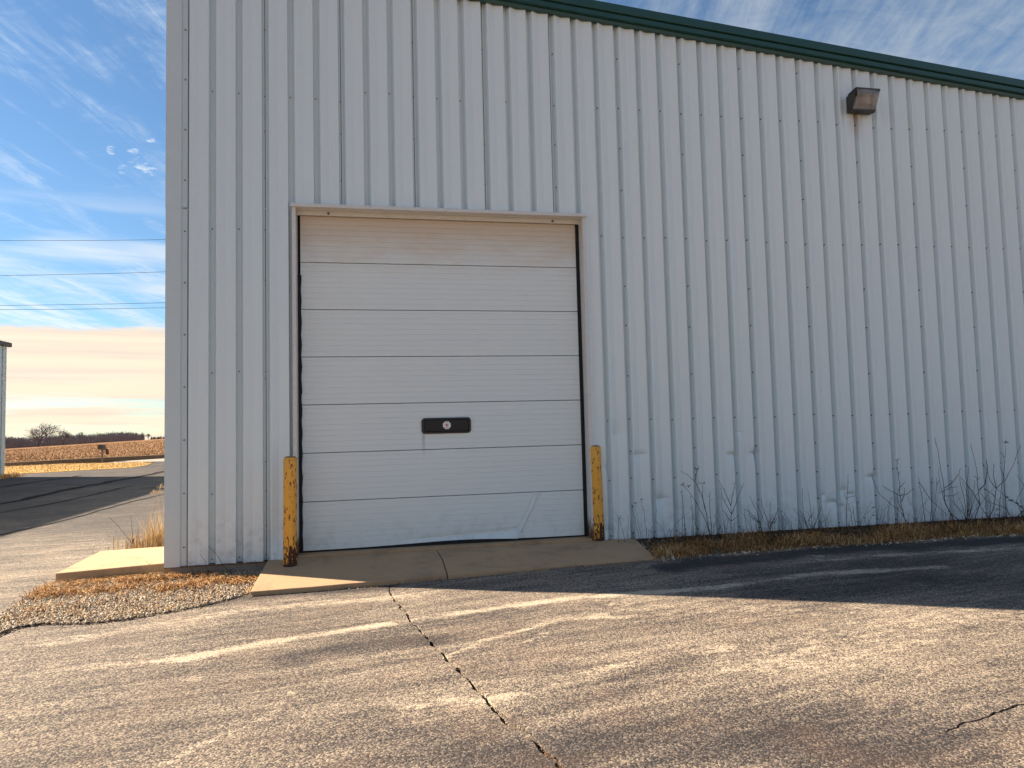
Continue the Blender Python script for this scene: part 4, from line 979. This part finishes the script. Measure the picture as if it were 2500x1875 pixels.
weed(*B, [[(250, 1130), (300, 1010), (400, 930)], [(250, 1130), (220, 1040), (215, 860)], [(350, 1130), (380, 1030), (430, 970)], [(470, 1130), (500, 1000), (490, 900)]], -.12, 'low scrubby cluster with tiny dark leaves near wall dents', r0=.003, umbels=[(400, 940, .04, 7), (215, 870, .025, 6), (410, 1030, .04, 7), (300, 1060, .03, 6)])
# fine grass stalks standing up the wall (uncountable)
b = MB()
for t in range(210):
    x = rng.uniform(4.0, 10.4); y = rng.uniform(-.3, -.05); h = rng.gamma(3, .06)+.04; l = rng.normal(0, .35)*h
    z = -.085+.055*y; b.tube([(x, y, z), (x+l*.4, y, z+h*.6), (x+l, y-.02, z+h)], [.0022, .0018, .0012], 4)
b.build('fine_stalks', M_stem, kind='stuff', label='fine dry stalks standing along the foot of the wall', category='grass')
# weeds on the other side: near the corner and the stoop
D = ((0, 1100), 3.16)
def weed2(stems, yb, label, m=M_stem, umbels=(), r0=.004, gz=None):
    e = weed(*D, stems, yb, label, m=m, umbels=umbels, r0=r0, group='dry weeds round the building corner')
    return e
weed2([[(1780, 950), (1720, 890), (1670, 800), (1610, 735)]], -.12, 'single bare twig leaning on wall sheet left of chipped bollard')
weed2([[(1610, 960), (1590, 870), (1545, 800)], [(1490, 950), (1450, 850)]], -.14, 'short bent twig in front of the exposed foundation')
weed2([[(1990, 900), (1965, 840)]], -.06, 'tiny twig against the wall beside the apron', r0=.003)
weed2([[(1020, 720), (960, 640), (880, 550), (840, 510)]], 1.95, 'long thin twig slanting out over the drive by the stoop')
weed2([[(1030, 735), (1018, 600), (1010, 500)], [(1075, 720), (1065, 600)]], 1.95, 'knotty upright stalk behind the concrete stoop')
weed2([[(1240, 730), (1225, 520), (1215, 330), (1240, 270)], [(1270, 730), (1262, 480), (1255, 300)], [(1215, 330), (1180, 310)], [(1200, 730), (1190, 560), (1150, 440)], [(1230, 700), (1160, 570), (1130, 510)], [(1225, 420), (1180, 470)]], 2.3, 'tall straw-coloured weed with feathery head against the side wall corner', m=M_stem_pale, umbels=[(1215, 330, .09, 16), (1240, 290, .08, 14), (1180, 335, .06, 10)], r0=.006)
weed2([[(1210, 945), (1160, 890), (1130, 850)]], .05, 'pale dead stick poking up beside the stoop', m=M_stem_pale)
weed2([[(540, 1110), (460, 1095), (380, 1050), (310, 985)]], -.75, 'pale curved stick lying on the gravel bed', m=M_stem_pale, r0=.006)
weed2([[(1420, 1110), (1400, 1040), (1330, 1010)], [(1400, 1040), (1415, 980)]], -.45, 'small pale broken stick near the exposed foundation', m=M_stem_pale, r0=.005)

# ------------------------------------------------------------------ the neighbouring building
NX, NY1, NY0, NE = -14.72, 24.05, -4.0, 5.38
nb_ = empty('neighbouring_building', (NX-8, 10, -.2)); tag(nb_, 'pale ribbed metal building with dark eave across the drive', 'building')
nplace = lambda u, d, z: (NX-d, NY1-u, z)
for q in range(0, 92, 3): panel(q, min(q+3, 92), nplace, -.2, lambda u: NE, [-.15, 2.5, 99], nb_, M_nwall, clip=(.03, NY1-NY0))
b = MB(); b.add([(NX, NY1, -.2), (NX-16, NY1, -.2), (NX-16, NY1, NE), (NX-8, NY1, NE+1.2), (NX, NY1, NE)], [(0, 1, 2, 3, 4)]); b.build('end_wall', M_nwall, nb_)
b = MB(); b.add([(NX, NY0, -.2), (NX-16, NY0, -.2), (NX-16, NY0, NE), (NX-8, NY0, NE+1.2), (NX, NY0, NE)], [(4, 3, 2, 1, 0)]); b.build('end_wall', M_nwall, nb_)
MB().add([(NX+.14, NY0-.2, NE+.12), (NX+.14, NY1+.14, NE+.12), (NX-8, NY1+.14, NE+1.36), (NX-8, NY0-.2, NE+1.36), (NX-16.2, NY1+.14, NE+.12), (NX-16.2, NY0-.2, NE+.12)], [(0, 1, 2, 3), (3, 2, 4, 5)]).build('roof', M_roofdark, nb_)
bevel(MB().box((NX-.02, NY0-.2, NE-.06), (NX+.15, NY1+.16, NE+.13)).build('gutter', M_roofdark, nb_), .03)
MB().box((NX-.3, NY0, -.5), (NX-.02, NY1-.02, -.15)).build('foundation', M_found, nb_)
b = MB(); b.box((NX-.25, NY1-.02, -.15), (NX+.012, NY1+.012, NE-.06)); b.build('corner_trim', M_corner, nb_)
q = np.stack([NX+.1+np.abs(rng.normal(0, .25, 900)), rng.uniform(19, NY1+.6, 900)], -1)
blades('wall_foot_grass', np.c_[q, np.full(900, -.178)], rng.uniform(.08, .35, 900), rng.uniform(.006, .012, 900), rng.uniform(.2, .9, 900), rng.beta(2, 2, 900), M_grass, kind='stuff', label='dead grass along the foot of the neighbouring building', category='grass')

# ------------------------------------------------------------------ mailbox by the road
mb = on_z(245, 1127.5, -.16); mx, my = mb[0], mb[1]+.3
box_ = empty('mailbox', (mx, my, -.17)); tag(box_, 'black mailbox on a wooden post beside the field', 'mailbox')
bevel(MB().box((mx-.05, my-.05, -.4), (mx+.05, my+.05, .60)).build('post', M_post, box_), .008)
MB().box((mx-.09, my-.25, .585), (mx+.12, my+.22, .61)).build('mount_board', M_post, box_)
b = MB(); arcs = [(-.13, .0), (-.13, .16)]+[(.13*math.cos(t), .16+.13*math.sin(t)) for t in np.linspace(math.pi*.92, math.pi*.08, 8)]+[(.13, .16), (.13, .0)]
for y in (my-.28, my+.28): b.v += [(mx-.03+x, y, .611+z) for x, z in arcs]
n = len(arcs); b.f += [tuple(range(n)), tuple(range(n, 2*n))[::-1]]+[(k, n+k, n+(k+1) % n, (k+1) % n) for k in range(n)]
b.build('box', M_mbox, box_)
b = MB(); b.v = [(mx-.03+x*1.06, my-.285, .608+z*1.04) for x, z in arcs]+[(mx-.03+x*1.06, my-.30, .608+z*1.04) for x, z in arcs]; b.f = [tuple(range(n))[::-1], tuple(range(n, 2*n))]+[(k, (k+1) % n, n+(k+1) % n, n+k) for k in range(n)]; b.build('box_door', M_mbox, box_)
MB().box((mx+.101, my-.05, .70), (mx+.112, my-.02, .90)).build('flag', M_bag, box_)
b = MB().tube([(mx+.24, my+.05, .62), (mx+.25, my+.05, .52), (mx+.27, my+.04, .36), (mx+.25, my+.05, .26)], [.05, .09, .11, .04], 8); nbag = b.build('newspaper_tube', M_bag, box_, smooth=True)
MB().box((mx+.06, my+.02, .55), (mx+.22, my+.07, .585)).build('tube_bracket', M_post, box_)

# ------------------------------------------------------------------ power lines on poles outside the view
WY = 41.0
p_l, p_r = (-60.0, WY+1.0), (24.0, WY)
def pole(x, y, label):
    e = empty('utility_pole', (x, y, -.26)); tag(e, label, 'utility pole')
    MB().tube([(x, y, -1.2), (x, y, 15.2)], [.19, .12], 12).build('shaft', M_pole, e)
    MB().box((x-.06, y-1.0, 11.95), (x+.06, y+1.0, 12.07)).build('cross_arm', M_pole, e)
    for dz in (15.2, 12.07): MB().tube([(x, y, dz), (x, y, dz+.12)], [.05, .03], 8).build('insulator', M_bronze, e)
pole(*p_l, 'wooden utility pole carrying the power lines beyond the neighbouring building'); pole(*p_r, 'wooden utility pole carrying the power lines behind the ribbed building')
for (yl, yr), lab in (((517, 515), 'topmost black power line crossing the sky'), ((593, 585), 'second power line down crossing the sky'), ((658, 652), 'upper line of the low close-set pair of power lines'), ((667, 663), 'lowest power line crossing the sky')):
    a = on_y(0, yl/.8848, WY); c = on_y(405, yr/.8848, WY)
    sl_ = (c[2]-a[2])/(c[0]-a[0])
    xm = (p_l[0]+p_r[0])/2; kq = .0011                 # shallow sag; passes through both sightings
    zf = lambda x: a[2]+sl_*(x-a[0])+kq*(x-a[0])*(x-c[0])
    o = MB().tube([(x, WY+.3, zf(x)) for x in np.linspace(p_l[0], p_r[0], 40)], .013, 6).build('power_line', M_wire, smooth=True)
    tag(o, lab, 'power line', 'power lines on the utility poles')

# ------------------------------------------------------------------ bare trees and the far wood
def bare_tree(px, base_px, top_px, R, seed, label, spread=.62, levels=5, m=M_bark, wide=1.0):
    rnd = random.Random(seed); d = ray(px, base_px); s_ = R/np.hypot(d[0], d[1]); P = CAM+d*s_
    H = (np.array(ray(px, top_px))*s_)[2]+CAM[2]-P[2]
    P[2] = min(P[2], float(far_z(P[0], P[1])))-.3
    e = empty('bare_tree', P); tag(e, label, 'tree', 'bare trees beyond the field')
    tr = MB(); cr_ = MB()
    def grow(p, d_, L, r, lev):
        pts_ = [p]; q = p; dd = d_
        for t in range(3):
            dd = (dd+Vector((rnd.gauss(0, .10), rnd.gauss(0, .10), rnd.gauss(.03, .06)))).normalized(); q = q+dd*L/3; pts_.append(q)
        (tr if lev == 0 else cr_).tube(pts_, [r, r*.86, r*.72, r*.55], 5 if lev < 2 else 3, cap=False)
        if lev >= levels: return
        nk = 5 if lev == 0 else (4 if lev < 3 else 3)
        for k in range(nk):
            t = 1.0 if k < 2 else rnd.uniform(.35, .95); base = pts_[0].lerp(pts_[-1], t) if t < 1 else pts_[-1]
            az_ = 6.283*k/nk+rnd.uniform(-.5, .5)+lev*1.3; sp_ = rnd.uniform(.35, 1.0)*spread*(1.25 if lev else 1.55)
            u = dd.orthogonal().normalized(); v = dd.cross(u)
            nd = (dd*math.cos(sp_)+(u*math.cos(az_)+v*math.sin(az_))*math.sin(sp_)+Vector((0, 0, .10))).normalized()
            grow(base, nd, L*rnd.uniform(.62, .82), max(r*.55, .020), lev+1)
    grow(Vector(P), Vector((0, 0, 1)), H*.26, H*.036, 0)
    tr.build('trunk', m, e); cr_.build('crown', M_twig, e)
    zs = [v[2] for v in cr_.v]; f = H/(max(zs)-P[2]); e.scale = (f*wide, f*wide, f)
    return e
# px in photo pixels
bare_tree(92, 1092, 1027, 255, 3, 'largest spreading bare tree standing apart at the field edge', .78, 5, wide=1.35)
bare_tree(155, 1088, 1046, 275, 11, 'mid-sized bare tree with low broad crown beside the largest tree', .80, 5, wide=1.3)
bare_tree(201, 1084, 1050, 330, 5, 'small bare tree rising above the wood past the broad-crowned tree', .5, 4)
bare_tree(300, 1080, 1055, 330, 23, 'thin bare tree with upright crown rising above the dense wood', .5, 4)
bare_tree(322, 1079, 1053, 320, 8, 'twiggy bare tree beside the dense end of the wood', .5, 4)
bare_tree(347, 1075, 1053, 300, 13, 'slim bare tree standing at the thinning end of the wood', .45, 4)
bare_tree(364, 1074, 1056, 300, 17, 'sparse little bare tree past the end of the wood', .45, 4)
bare_tree(22, 1096, 1066, 290, 29, 'dark bare tree close beside the neighbouring building', .4, 4)
bare_tree(45, 1095, 1068, 300, 31, 'low bushy bare tree left of the largest tree', .7, 4)
def wood(name, n, prof_, R0, R1, m, label, thick=1.0):
    V_, F_ = [], []
    b = MB()
    for t in range(n):
        px = rng.uniform(prof_[0][0], prof_[-1][0]); R = rng.uniform(R0, R1)
        topy = np.interp(px, [p[0] for p in prof_], [p[1] for p in prof_])+abs(rng.normal(0, 2.2))-1.2; boty = np.interp(px, [p[0] for p in prof_], [p[2] for p in prof_])+3
        topy += 12*rng.random()**2-3*(rng.random() < .15)
        d = ray(px, boty); s_ = R/np.hypot(d[0], d[1]); P = CAM+d*s_; P[2] = min(P[2], float(far_z(P[0], P[1])))-.2
        zt = CAM[2]+(ray(px, topy)*s_)[2]; H = max(1.5, zt-P[2])
        p0 = Vector(P); lean = Vector((rng.normal(0, .06), rng.normal(0, .06), 1)); p1 = p0+lean*H
        b.tube([p0, p0.lerp(p1, .5), p1], [.07*thick, .05*thick, .02], 3, cap=False)
        for k in range(6):
            f = rng.uniform(.25, .95); a = p0.lerp(p1, f); dd = Vector((rng.normal(0, .7), rng.normal(0, .7), rng.uniform(.3, 1))).normalized()*H*rng.uniform(.10, .28)
            b.tube([a, a+dd*.5+Vector((0, 0, .1)), a+dd], [.035*thick, .03*thick, .016], 3, cap=False)
    return b.build(name, m, kind='stuff', label=label, category='woods')
wood('far_wood', 3200, [(-60, 1070, 1100), (20, 1067, 1097), (60, 1070, 1095), (110, 1067, 1092), (150, 1064, 1088), (190, 1063, 1086), (220, 1061, 1084), (260, 1059, 1081), (300, 1055, 1078), (340, 1060, 1077), (352, 1064, 1076)], 300, 420, M_twig, 'grey leafless wood along the far edge of the field', 1.5)
wood('far_hedge', 300, [(368, 1068, 1074), (385, 1066, 1073), (420, 1062, 1071), (470, 1060, 1069)], 300, 330, M_bark, 'low dark hedge line on the field crest', 1.6)
